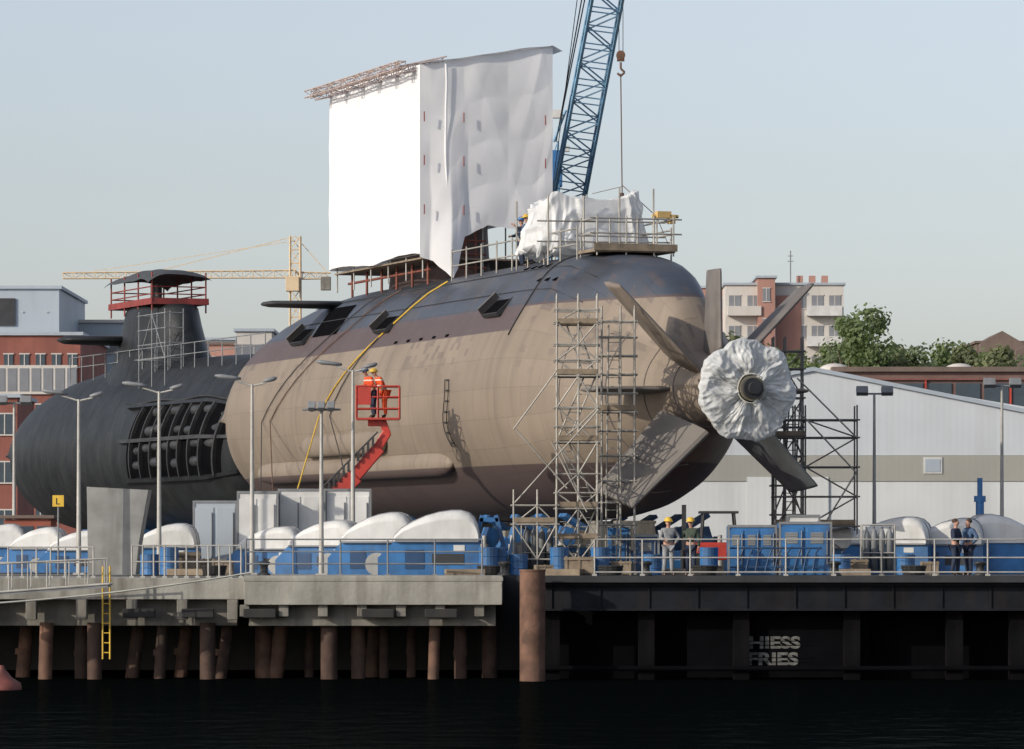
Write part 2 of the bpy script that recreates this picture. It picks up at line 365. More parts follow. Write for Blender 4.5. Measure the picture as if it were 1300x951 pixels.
# ------------------------------------------------------------------ MAIN SUBMARINE
A=R(19.03)
sub=T('submarine',(7.4,150,9.2),'large tan and dark primer painted submarine on dock cradles','submarine',rz=A)
MW=Matrix.Translation((7.4,150,9.2))@Matrix.Rotation(A,4,'Z')
def W(x,t,z): return MW@Vector((x,t,z))
prof=[(.25,.55),(1,.66),(2,.86),(3,1.14),(4,1.47),(5,1.86),(6,2.28),(7,2.72),(8,3.13),(9,3.5),(10,3.8),(11,4.0),(12.5,4.15),(14,4.2)]
def interp(tab,t):
    if t<=tab[0][0]: return tab[0][1]
    for (a,c),(a2,c2) in zip(tab,tab[1:]):
        if t<=a2: return c+(c2-c)*(t-a)/(a2-a)
    return tab[-1][1]
def rad(t):
    if t>43: return 4.2*math.sqrt(max(0.0004,1-((t-43)/10.5)**2.0))
    return interp(prof,t)
hct=[(3.3,.5),(3.7,1.6),(4.2,2.35),(5,3.05),(6,3.7),(7,4.15),(8.5,4.5),(10,4.7),(12,4.82),(37,4.78),(41,4.55),(44,4.0),(47,2.8),(53,0.1)]
def rtheta(t,th):
    r=rad(t); hc=interp(hct,t); c=math.cos(th); sn=abs(math.sin(th))
    if c<=0.02: return r
    wd=2.9*min(1,max(.35,(t-2)/9)); n=3.2
    rc=((sn/wd)**n+(c/hc)**n)**(-1/n)
    k=10
    return (r**k+rc**k)**(1/k) if rc>r*.6 else r
def hp(t,th,off=0):
    r=rtheta(t,th)+off; return Vector((-r*math.sin(th),t,r*math.cos(th)))
ts=[.25,.5,.8,1.2,1.6,2,2.5,3,3.3,3.5,3.7,3.9,4.2,4.6,5,5.5,6,6.5,7,7.5,8,8.5,9,9.5,10,10.5,11,12,13,14]+[16+i*2 for i in range(14)]+[43]+[43+10.5*math.sin(R(a)) for a in range(8,90,6)]+[53.49]
b=M(); nn=96
b.loft([[hp(t,-2*math.pi*i/nn) for i in range(nn)] for t in ts])
P('hull',b,HULL,sub)
for t in(1.9,3.2,4.6,6.3,8.4): P('ring_seam',M().path([hp(t,R(a),.008) for a in range(40,200,8)],.025,4),fingrey,sub)
for t in(15.3,28,39.0):
    th=R(43); pos=hp(t,th,.02); g=M().box((0,0,0),(.85,1.5,.10)) 
    o=P('casing_opening',g,black,sub,loc=pos); o.rotation_euler=(0,-th,0)  # raised black block paints the dark inside the opening
    g=M().box((0,0,0),(.9,.06,.34)); o2=P('opening_flap',g,fingrey,sub,loc=hp(t+.85,th,.17)); o2.rotation_euler=(R(20),-th,0)
    o3=P('opening_frame',M().box((0,-.8,0),(.95,.06,.14)).box((.46,0,0),(.06,1.6,.14)).box((-.46,0,0),(.06,1.6,.14)),dsteel,sub,loc=pos); o3.rotation_euler=(0,-th,0)
first=None
for i in range(5):
    t=19.5+i*1.5; th=R(56); pos=hp(t,th,.005)
    if first is None:
        first=P('vent_slot',M().box((0,0,0),(.10,.34,.03)),black,sub,loc=pos); first.rotation_euler=(0,-th,0)  # black plate on the skin paints the dark inside the slot
    else: dup(first,loc=pos,parent=sub).rotation_euler=(0,-th,0)
for i in range(7):
    t=11.2+i*.75; th=R(31 if i<3 else 22); pos=hp(t,th,.005); c=dup(first,loc=pos,parent=sub); c.rotation_euler=(0,-th,0); c.scale=(2.2,.8,1)
b=M()
for th in(R(36),R(24)): b.path([hp(t,th,.015) for t in range(9,42,2)],.02,4)
b.path([hp(12.55,R(a),.012) for a in range(0,64,4)],.03,4)
P('casing_seam',b,dsteel,sub)
P('casing_patch',M().grid(lambda u,v: hp(34.5+3.2*u,R(28+17*v),.02),8,10),black,sub)
b=M(); n=16; rings=[]
for t,k in((18.6,.05),(18.75,.5),(19.1,.8),(19.8,.97),(21,1),(26,1),(32,1),(41,1),(42.5,.8),(43.5,.1)):
    c=Vector((-3.62,t,-2.15)); rings.append([c+Vector((math.cos(2*math.pi*i/n)*.34*k,0,math.sin(2*math.pi*i/n)*.46*k)) for i in range(n)])
b.loft(rings); P('side_fairing',b,HULL,sub)
b=M(); rings=[]
for t,k in((25,.1),(25.4,.8),(26,1),(35,1),(36,.2)):
    c=Vector((-4.05,t,-1.25)); rings.append([c+Vector((math.cos(2*math.pi*i/n)*.2*k,0,math.sin(2*math.pi*i/n)*.42*k)) for i in range(n)])
b.loft(rings); P('flank_array',b,HULL,sub)
def fin(name,ang,r0,r1,t0,t1,tt0,tt1,th,mat,defl=0,label=None,pw=.7):
    b=M(); u=Vector((-math.sin(ang),0,math.cos(ang))); nrm=Vector((math.cos(ang),0,math.sin(ang))); rings=[]
    for k in (0,.25,.5,.75,.97,1):
        r=r0+(r1-r0)*k; a=t0+(tt0-t0)*k; c=t1+(tt1-t1)*k; mid=(a+c)/2; ch=(c-a)/2; ring=[]
        sq=1 if k<.98 else .7
        for i in range(16):
            q=2*math.pi*i/16; cq=math.cos(q); sq_=math.sin(q); s_=math.copysign(abs(cq)**pw,cq)*ch; h=math.copysign(abs(sq_)**(pw if pw<.6 else 1),sq_)*th*(1-.3*k)*sq
            v=Vector((0,mid,0))+u*r+Vector((0,1,0))*(s_*math.cos(defl))+nrm*(s_*math.sin(defl)+h); ring.append(v)
        rings.append(ring)
    b.loft(rings,smooth=pw>.6); return P(name,b,mat,sub,label=label)
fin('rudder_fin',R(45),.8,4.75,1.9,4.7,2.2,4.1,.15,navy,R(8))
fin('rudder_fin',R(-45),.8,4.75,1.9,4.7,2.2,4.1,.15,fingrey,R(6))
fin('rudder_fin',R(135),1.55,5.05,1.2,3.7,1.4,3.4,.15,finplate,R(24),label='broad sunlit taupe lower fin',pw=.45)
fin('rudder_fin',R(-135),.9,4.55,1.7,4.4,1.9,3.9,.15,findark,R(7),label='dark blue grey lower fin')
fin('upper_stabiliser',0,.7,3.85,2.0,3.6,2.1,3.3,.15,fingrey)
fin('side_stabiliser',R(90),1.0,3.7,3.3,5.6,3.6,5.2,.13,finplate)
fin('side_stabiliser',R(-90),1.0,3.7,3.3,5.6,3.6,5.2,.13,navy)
def plane(side):
    b=M(); rings=[]
    for x,k in((1.6,1),(3,.95),(4.6,.8),(4.9,.5)):
        rings.append([Vector((side*x,38.2+math.cos(q)*.9*k,4.40+math.sin(q)*.16*k)) for q in[2*math.pi*i/14 for i in range(14)]])
    b.loft(rings); P('bow_plane',b,dsteel,sub)
plane(-1);plane(1)
b=M(); rings=[]
for z,k in((4.4,1),(5.4,.95),(9,.85),(11.2,.8)):
    rings.append([Vector((math.sin(q)*1.3*k,31.2+math.cos(q)*5.0*k,z)) for q in[2*math.pi*i/28 for i in range(28)]])
b.loft(rings); P('sail',b,paint('sail_primer',(.09,.06,.058),.6,.3),sub)
b=M().tube((0,-.6,0),(0,.3,0),.42,24).tube((0,-.92,0),(0,-.6,0),.33,24).tube((0,-1.1,0),(0,-.92,0),.2,20)
pr=P('propeller',b,dsteel,sub,loc=(-.08,0,-.1))
b=M().tube((0,-.78,0),(0,-.70,0),.40,24); P('hub_ring',b,paint('bronze',(.30,.27,.2),.5,.3,metal=.4),pr)
blm=paint('blade_bronze',(.22,.18,.11),.35,.2,metal=.5)
for k in range(7):
    q0=2*math.pi*k/7; b=M()
    def bl(u,v,q0=q0):
        r=.4+1.12*v; a=q0+.35*v*v+(u-.5)*.55*math.sin(math.pi*(.15+.75*v)); return Vector((r*math.sin(a),(u-.5)*.3+.0,r*math.cos(a)))
    b.grid(bl,6,8); P('blade',b,blm,pr)
b=M(); rings=[]; nn=420
for j in range(44):
    s_=j/43; ring=[]
    for i in range(nn):
        q=2*math.pi*i/nn; cx,cz_=math.cos(q),math.sin(q)
        qw=q+.45*nz(cx*1.8,cz_*1.8,s_*2.5+3)
        if s_<.65:
            k=s_/.65; r=.44+(1.62-.44)*math.sin(k*math.pi/2)**1.1; y=-.60+.34*k**2.5
        else:
            k=(s_-.65)/.35; r=1.62-(1.0)*k**1.6; y=-.26+.75*k
        rim=min(1,max(0,(r-.4)/1.2)); wx_,wz_=math.cos(qw),math.sin(qw)
        r*=1+(.03*math.cos(7*q+.5)+.06*nz(cx*2.2,cz_*2.2,1)+.035*nz(cx*7,cz_*7,2))*rim
        pl=(.5-abs(noise.noise(Vector((wx_*6,wz_*6,1.2*r)))*2))*.06+(.5-abs(noise.noise(Vector((wx_*15,wz_*15,1.6*r+4))))*2)*.03*(1.4-rim)
        bulge=.07*math.cos(7*q+.4)*math.sin(math.pi*min(1,r/1.7))+.12*nz(cx*r*1.5,cz_*r*1.5,4)
        cr_=crease(cx*r*1.6+2,cz_*r*1.6,s_*2+7)*.06+crease(cx*r*3+2,cz_*r*3,5)*.04+crease(cx*r*5,cz_*r*5+3,9)*.02
        ring.append(Vector((r*cz_,y-pl-bulge-cr_,r*cx-.05*rim)))
    rings.append(ring)
b.loft(rings,cap=False); P('plastic_wrap',b,plastic,pr,label='thin crumpled white plastic gathered around the propeller')
P('wrap_rope',M().path([(.47*math.cos(a*.2618),-.74+.02*math.sin(a),.47*math.sin(a*.2618)) for a in range(25)],.02,5),wrope,pr)
def deckrail(x,t0,t1,h=1.05,step=1.6):
    r=T('deck_railing',W(x,t0,4.62),'temporary tube railing on the submarine deck','railing',rz=A,group='temporary railings on the submarine deck')
    b=M(); L=t1-t0
    for k in(.5,1): b.tube((0,0,h*k),(0,L,h*k),.028)
    P('rail',b,scafst,r); n=round(L/step); f=P('post',M().tube((0,0,0),(0,0,h+.1),.03),scafst,r)
    for i in range(1,n+1): dup(f,loc=(0,L*i/n,0),parent=r)
deckrail(-1.7,11,24.5); deckrail(1.7,11,24.5)
# ------------------------------------------------------------------ SAIL TENT
tent=T('scaffold_tent',W(0,25.7,4.8),'tall white sheeted scaffold tent over the submarine sail','tent',rz=A)
tz0=.85; tl=11.3; hw=2.58; zp=7.8; zs=8.7
def side(u,v):
    y=-.12+(tl+.12)*u; z=tz0+(zp-tz0)*v+ (1-v)*(.08*math.sin(u*9)+.05*nz(u*9,0,3))
    bay=abs(math.sin(math.pi*u*5)); lift=abs(math.sin(math.pi*v*3.5))
    off=.05*bay*lift+.05*nz(y*.5,z*.25,3)+.03*crease(y*.45,z*.3+y*.1,7)
    return Vector((-hw-off*min(1,u*10),y,z))
b=M().grid(side,110,90); P('side_sheet',b,fabric,tent)
bt=[(0,.75),(.1,.6),(.17,.2),(.22,-.05),(.27,.35),(.33,1.5),(.5,1.95),(.7,1.85),(.85,1.8),(.93,2.3),(1,3.2)]
def aft(u,v):
    x=-hw+2*hw*u; lo=interp(bt,u)+.05*nz(u*20,1,1); hi=zp+(zs-zp)*u-.05*math.sin(math.pi*((u*4)%1)); z=lo+(hi-lo)*v
    fl=max(0,1-abs(u-.22)/.14)*(1-v)**2*.45; e_=min(1,u*12)
    d=(.05*nz(x*.5,z*.12,1)+.022*crease(x*.4+z*.08,z*.07,5)+.018*crease(x*.8-z*.2,z*.22,8)+.03*abs(math.sin(math.pi*u*3))*abs(math.sin(math.pi*v*4)))*e_
    return Vector((x+.05*nz(z*.6,u*2,9)*(1 if 0.03<u<.97 else 0),-.12-d-fl,z))
b=M().grid(aft,130,140); P('end_sheet',b,fabric,tent)
P('seam_strip',M().grid(lambda u,v:Vector((-hw+.92+.12*nz(0,v*4,2)+u*.10,-.24-.03*math.sin(math.pi*u),.5+(zp-.45)*v)),4,50),fabric,tent)
b=M().grid(lambda u,v:Vector((hw+.06*nz(u*8,v*5,1),tl*u,tz0+1.5+(zs-tz0-1.5)*v)),30,20); P('side_sheet',b,fabric,tent)
b=M().grid(lambda u,v:Vector((-hw+2*hw*u,tl+.06*nz(u*6,v*5,2),tz0+(zp+(zs-zp)*u-tz0)*v)),20,20); P('end_sheet',b,fabric,tent)
b=M().grid(lambda u,v:Vector((-hw+(2*hw+.35)*u,-.3+(tl+.3)*v,zp+.03+(zs-zp)*u*1.03+.08*nz(u*5,v*8,3)-(.3*(u-.93)/.07 if u>.93 else 0))),28,40); P('roof_sheet',b,fabric,tent)
b=M()
for y in(.2,2.2,4.4,6.6,8.8,11.0):
    for x in(-hw+.25,0,hw-.25): b.tube((x,y+.1,0),(x,y+.1,zp-.1),.03)
for z in(.9,4.8):
    for x in(-hw+.25,hw-.25): b.tube((x,.2,z),(x,tl,z),.025)
P('frame',b,steel,tent)
pinks=paint('weathered_red_white_steel',(.46,.37,.34),.6,.4,3)
for i in range(6):
    y=.4+i*2.1; P('roof_truss',M().lattice((-hw-.7,y,zp-.2),(-hw+1.2,y,zp+.25),.26,.26,4,.03,.018,0,up=(0,1,0)),pinks,tent)
b=M().lattice((-hw-.65,0,zp-.02),(-hw-.65,tl+.8,zp-.02),.26,.26,14,.03,.018,0,up=(0,0,1)); P('edge_truss',b,pinks,tent)
f=None
for z in(2.3,4.1,5.7):
    for x in(-hw+.1,-.95,hw-.35):
        if f is None: f=P('coupler',M().tube((0,-.34,0),(0,-.34,.36),.022,6),redp,tent,loc=(x,0,z))
        else: dup(f,loc=(x,0,z),parent=tent)
b=M()
for x in(-hw+1.4,-hw+1.9,-hw+2.3): b.tube((x,.3,-.1),(x,.3,2.2),.04)
for z in(.4,.9,1.4): b.tube((-hw+1.2,.3,z),(-hw+2.7,.3,z),.04)
for i in range(6): b.tube((-1.9,1+i*1.9,-.2),(-1.9,1+i*1.9,.75),.05)
b.tube((-1.9,.8,.35),(-1.9,11,.35),.05)
P('base_frame',b,paint('red_lead_steel',(.20,.06,.04),.7,.3),tent)
b=M().box((0,5.6,.72),(4.9,11,.06)); P('base_platform',b,wood,tent)
# deck shelter
sh=T('deck_shelter',W(-.1,14.8,4.75),'scaffold shelter draped with loose white sheeting on submarine deck','shelter',rz=A)
b=M(); rings=[]; nn=260
for j in range(70):
    v=j/69; ring=[]
    for i in range(nn):
        q=2*math.pi*i/nn; c=math.cos(q);s_=math.sin(q); e=.42
        sx=math.copysign(abs(c)**e,c)*1.72; sy=math.copysign(abs(s_)**e,s_)*1.38
        top=2.2+.10*c+.20*math.cos(3*q+1)+.22*nz(c*1.6,s_*1.6,3)
        hem=.30+.75*nz(c*2.4,s_*2.4,8)+.16*nz(c*9,s_*9,2)
        vv=min(1,v/.74); k=1 if v<.74 else 1-(v-.74)/.26
        flare=1+.10*(1-vv)**1.5-.03*vv
        fold=(.10*crease(c*2.2+.1*vv,s_*2.2,vv*.35)+.08*nz(c*4,s_*4,vv*.5)+.04*nz(c*10,s_*10,vv*1.2))*(1.15-.5*vv)+.06*crease(c*1.2,s_*1.2+vv*.8,vv*1.5)
        rr_=flare*(1+fold)*k
        z=hem+(top-hem)*vv
        if v>=.74:
            z=top*k+(1-k)*2.05-.28*math.sin(math.pi*k)*(.6+.6*nz(c*2,s_*2,5))+.10*crease(sx*k*1.1,sy*k*1.1,3)
        ring.append(Vector((sx*rr_,sy*rr_,z)))
    rings.append(ring)
b.loft(rings); P('plastic_sheet',b,drape,sh)
b=M()
for x in(-1.9,-.6,.7,1.95):
    for y in(-1.7,1.6): b.tube((x,y,-.2),(x,y,2.2+.3*(x>0)),.032)
for z in(.6,1.3):
    b.tube((-2.3,-1.7,z),(2.6,-1.7,z+.05),.028); b.tube((1.98,-1.6,z),(1.98,1.8,z),.028)
P('frame',b,scafst,sh)
pf=T('work_platform',W(0,10.8,4.82),'plank working platform with tube rails on the aft deck','platform',rz=A)
P('plank_floor',M().box((.0,0,.07),(2.9,1.7,.1)).box((0,-.9,.18),(3.0,.06,.24)),wood,pf)
b=M()
for x in(-1.35,-.3,.7,1.4):
    for y in(-.8,.8): b.tube((x,y,-.1),(x,y,1.25),.03)
for z in(.65,1.15):
    for y in(-.8,.8): b.tube((-1.6,y,z),(1.7,y,z),.028)
    for x in(-1.35,1.4): b.tube((x,-.9,z),(x,.9,z),.028)
P('guard_rail',b,scafst,pf)
P('hoist_head',M().box((1.25,-.2,1.35),(.5,.3,.22)).tube((.85,-.2,1.3),(1.8,-.2,1.3),.06).box((1.55,-.2,1.2),(.2,.3,.3)),dyel,pf)
# ------------------------------------------------------------------ straps and cables over hull
def strap(t0,t1,gx,mat,name,label,r=.045):
    pts=[MW@hp(t0+(t1-t0)*k/10*.8,R(22+7*k),.05) for k in range(11)]; pts.append(Vector(gx)); S(name,M().path(pts,r,5),mat,(0,0,0),label,'cable')
strap(24.5,35,(X(348,168),168,3.3),yellow,'lifting_strap','yellow strap hanging over the hull flank',.03)
strap(25.5,33,(X(470,168),168,3.3),dsteel,'power_cable','dark cable hanging over the submarine hull',.022)
strap(32,43,(X(330,175),175,3.3),dsteel,'power_cable','dark cable hanging over the submarine hull',.02)
strap(30,42,(X(350,172),172,3.3),rust,'power_cable','brown cable hanging over the submarine hull',.022)
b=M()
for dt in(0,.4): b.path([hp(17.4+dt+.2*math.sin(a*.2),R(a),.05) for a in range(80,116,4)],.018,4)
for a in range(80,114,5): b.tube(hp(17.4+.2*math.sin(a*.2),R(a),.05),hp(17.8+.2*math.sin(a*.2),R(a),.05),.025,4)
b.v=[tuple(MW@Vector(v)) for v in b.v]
S('lift_shadow_lines',b,dsteel,(0,0,0),'dark ladder-shaped lines drawing the lift shadow on the hull side','ladder')  # dark tubes laid on the hull draw the cast shadow of the lift
# ------------------------------------------------------------------ cradles
def cradle():
    r=T('dock_cradle',(0,0,0),'blue steel cradle stand supporting the submarine keel','cradle',group='blue cradles under the submarine')
    P('cross_beam',M().box((0,0,.25),(6.8,.7,.4)).box((0,0,.62),(5.8,.5,.3)),blue,r,.03)
    P('keel_block',M().box((0,0,1.25),(1.4,.8,.95),taper=.85).box((0,0,1.73),(1.3,.7,.1)),conc2,r,.02)
    for s_ in(-1,1):
        b=M().box((s_*2.5,0,1.05),(.5,.6,1.0),ry=R(-18*s_)).box((s_*2.2,0,1.75),(.9,.7,.14),ry=R(-30*s_)).box((s_*3.05,0,.85),(.3,.35,.8),ry=R(-35*s_)); P('side_arm',b,dblue if s_>0 else blue,r,.02)
        P('jack',M().tube((s_*2.85,-.6,.1),(s_*2.85,-.6,1.0),.14,12).tube((s_*2.85,-.6,1.0),(s_*2.85,-.6,1.3),.08,12),steel,r)
    return r
cr=cradle(); q=W(0,10,0); cr.location=(q.x,q.y,DK); cr.rotation_euler=(0,0,A)
for t in(12.5,15,18,22,27,33,40): q=W(0,t,0); dup(cr,(q.x,q.y,DK),A)
# ------------------------------------------------------------------ scaffolds
def scaffold(loc,xs,ys,zs,label,rz=0,plank=(),ladders=(),diag=True,r=.030,grp=None,mt=None):
    mt=mt or scafst
    t=T('scaffold_tower',loc,label,'scaffold',rz=rz,group=grp)
    f=None
    for x in xs:
        for y in ys:
            if f is None: f=P('standard',M().tube((0,0,0),(0,0,zs[-1]+.5),r,6).box((0,0,.03),(.15,.15,.04)),mt,t,loc=(x,y,0))
            else: dup(f,loc=(x,y,0),parent=t)
    for z in zs:
        b=M()
        for y in ys: b.tube((xs[0]-.1,y,z),(xs[-1]+.1,y,z),r)
        for x in xs: b.tube((x,ys[0]-.1,z),(x,ys[-1]+.1,z),r)
        P('ledger',b,mt,t)
    b=M()
    if diag:
        for i in range(len(zs)-1):
            for k in range(len(xs)-1):
                if (i+k)%2: b.tube((xs[k],ys[0],zs[i]),(xs[k+1],ys[0],zs[i+1]),r*.9)
                else: b.tube((xs[k+1],ys[0],zs[i]),(xs[k],ys[0],zs[i+1]),r*.9)
        P('diagonal_brace',b,mt,t)
    for (x0,x1,z) in plank:
        P('plank_platform',M().box(((x0+x1)/2,(ys[0]+ys[-1])/2,z+.06),(x1-x0,abs(ys[-1]-ys[0]),.06)).box(((x0+x1)/2,ys[0]-.02,z+.14),(x1-x0,.03,.16)),wood,t)
    for (x,z0,z1,dx) in ladders:
        b=M()
        for s_ in(-.18,.18): b.tube((x+s_,ys[0]+.25,z0),(x+dx+s_,ys[0]+.25,z1),.028)
        n=int((z1-z0)/.28)
        for i in range(1,n):
            k=i/n; b.tube((x+dx*k-.18,ys[0]+.25,z0+(z1-z0)*k),(x+dx*k+.18,ys[0]+.25,z0+(z1-z0)*k),.02,4)
        P('ladder',b,mt,t)
    return t
x0=X(707,149.5)
SG='scaffold towers around the submarine stern'
scaffold((x0,149.5,DK),[0,.68,1.28],[0,1.2],[.4,1.2,2.1,2.6,3.2,4.2,4.7,5.3,6.3,6.8,7.3,8.0,8.4],'galvanised tube scaffold tower with ladders beside the submarine stern',plank=[(0,1.28,1.1),(0,1.28,2.1),(0,1.28,4.2),(0,1.28,6.3),(0,1.28,7.9)],ladders=[(.2,.1,2.1,.85),(1.05,2.2,4.2,-.85),(.2,4.3,6.3,.85),(1.0,6.4,8.2,-.6)],grp=SG)
scaffold((x0+1.45,151.0,DK),[0,.6,1.05],[0,.7],[.4,1.6,2.3,3.0,3.8,4.6,5.2,5.8,6.4,7.0,7.6,8.1],'narrow tube scaffold with closely set rungs beside the stern',diag=False,plank=[(-.1,1.1,5.2)],ladders=[(.3,.1,8.0,.1)],grp=SG)
scaffold((X(652,149),149,DK),[0,.75,1.35],[0,1.0],[.5,1.6,2.2],'low outrigger frame of scaffold tubes',plank=[(0,1.3,1.6)],grp=SG)
for (a,bb,c,d) in((652,545,707,470),(652,640,760,520),(655,545,720,620),(700,560,745,650)):
    S('scaffold_tube',M().tube((X(a,149.2),149.2,Z(bb,149.2)),(X(c,149.2),149.2,Z(d,149.2)),.027),scafst,(0,0,0),'raking scaffold tube bracing the tower','scaffold',group='raking scaffold tubes')
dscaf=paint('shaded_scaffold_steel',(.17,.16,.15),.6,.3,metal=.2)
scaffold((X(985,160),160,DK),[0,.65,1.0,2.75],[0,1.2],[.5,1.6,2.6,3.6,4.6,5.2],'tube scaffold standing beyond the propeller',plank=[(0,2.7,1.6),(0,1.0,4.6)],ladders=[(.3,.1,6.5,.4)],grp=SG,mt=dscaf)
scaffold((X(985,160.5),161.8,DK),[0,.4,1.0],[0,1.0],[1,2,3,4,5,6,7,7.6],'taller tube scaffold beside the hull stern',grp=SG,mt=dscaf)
for (a,bb,c,d) in((1012,480,1087,555),(1012,520,1087,600),(1087,600,1050,660)):
    S('scaffold_tube',M().tube((X(a,159.8),159.8,Z(bb,159.8)),(X(c,159.8),159.8,Z(d,159.8)),.03),scafst,(0,0,0),'raking scaffold tube bracing the tower','scaffold',group='raking scaffold tubes')
# ------------------------------------------------------------------ boom lift
YL=163
lf=T('boom_lift',(X(405,YL),YL,DK),'red boom lift with raised basket beside the submarine','lift')
def L(px,py,dy=0): return Vector((X(px,YL)-X(405,YL),dy,Z(py,YL)-DK))
b=M().box((0,0,.55),(2.4,1.8,.5)).box((-.1,0,1.1),(1.5,1.4,.6)); P('chassis',b,red,lf,.04)
for sx_ in(-.85,.85):
    for sy in(-.85,.85): P('wheel',M().tube((sx_,sy-.15,.4),(sx_,sy+.15,.4),.4,20).tube((sx_,sy-.17,.4),(sx_,sy+.17,.4),.18,12),rubber,lf)
def beam(b,p,q,w):
    d=(q-p); mid=(p+q)/2; b.box(mid,(d.length,w,w),ry=-math.atan2(d.z,d.x))
b=M(); beam(b,L(404,650),L(452,604),.56); beam(b,L(445,611),L(482,568),.44); P('boom_arm',b,red,lf,.03)
b=M()
p_=L(412,628,-.31);q_=L(480,558,-.31)
for i in range(11):
    a=p_.lerp(q_,i/11); b.box(a+Vector((0,0,.1)),(.08,.08,.34))
b.tube(p_+Vector((0,0,.3)),q_+Vector((0,0,.26)),.035); P('cable_carrier',b,dsteel,lf)
b=M(); beam(b,L(474,578),L(492,548),.32); beam(b,L(492,552),L(484,530),.26); P('jib_arm',b,red,lf,.03)
b=M(); c0=L(480,532); bw=.74
b.box(c0+Vector((0,0,0)),(bw*2,.9,.07))
for sx_ in(-bw,0,bw):
    for sy in(-.43,.43): b.tube(c0+Vector((sx_,sy,0)),c0+Vector((sx_,sy,1.12)),.03)
for z in(.35,.75,1.12):
    for sy in(-.43,.43): b.tube(c0+Vector((-bw,sy,z)),c0+Vector((bw,sy,z)),.03)
    for sx_ in(-bw,bw): b.tube(c0+Vector((sx_,-.43,z)),c0+Vector((sx_,.43,z)),.03)
b.box(c0+Vector((-.46,-.46,.78)),(.45,.06,.6)); b.box(c0+Vector((-.1,.1,-.12)),(.5,.4,.25))
P('basket',b,red,lf)
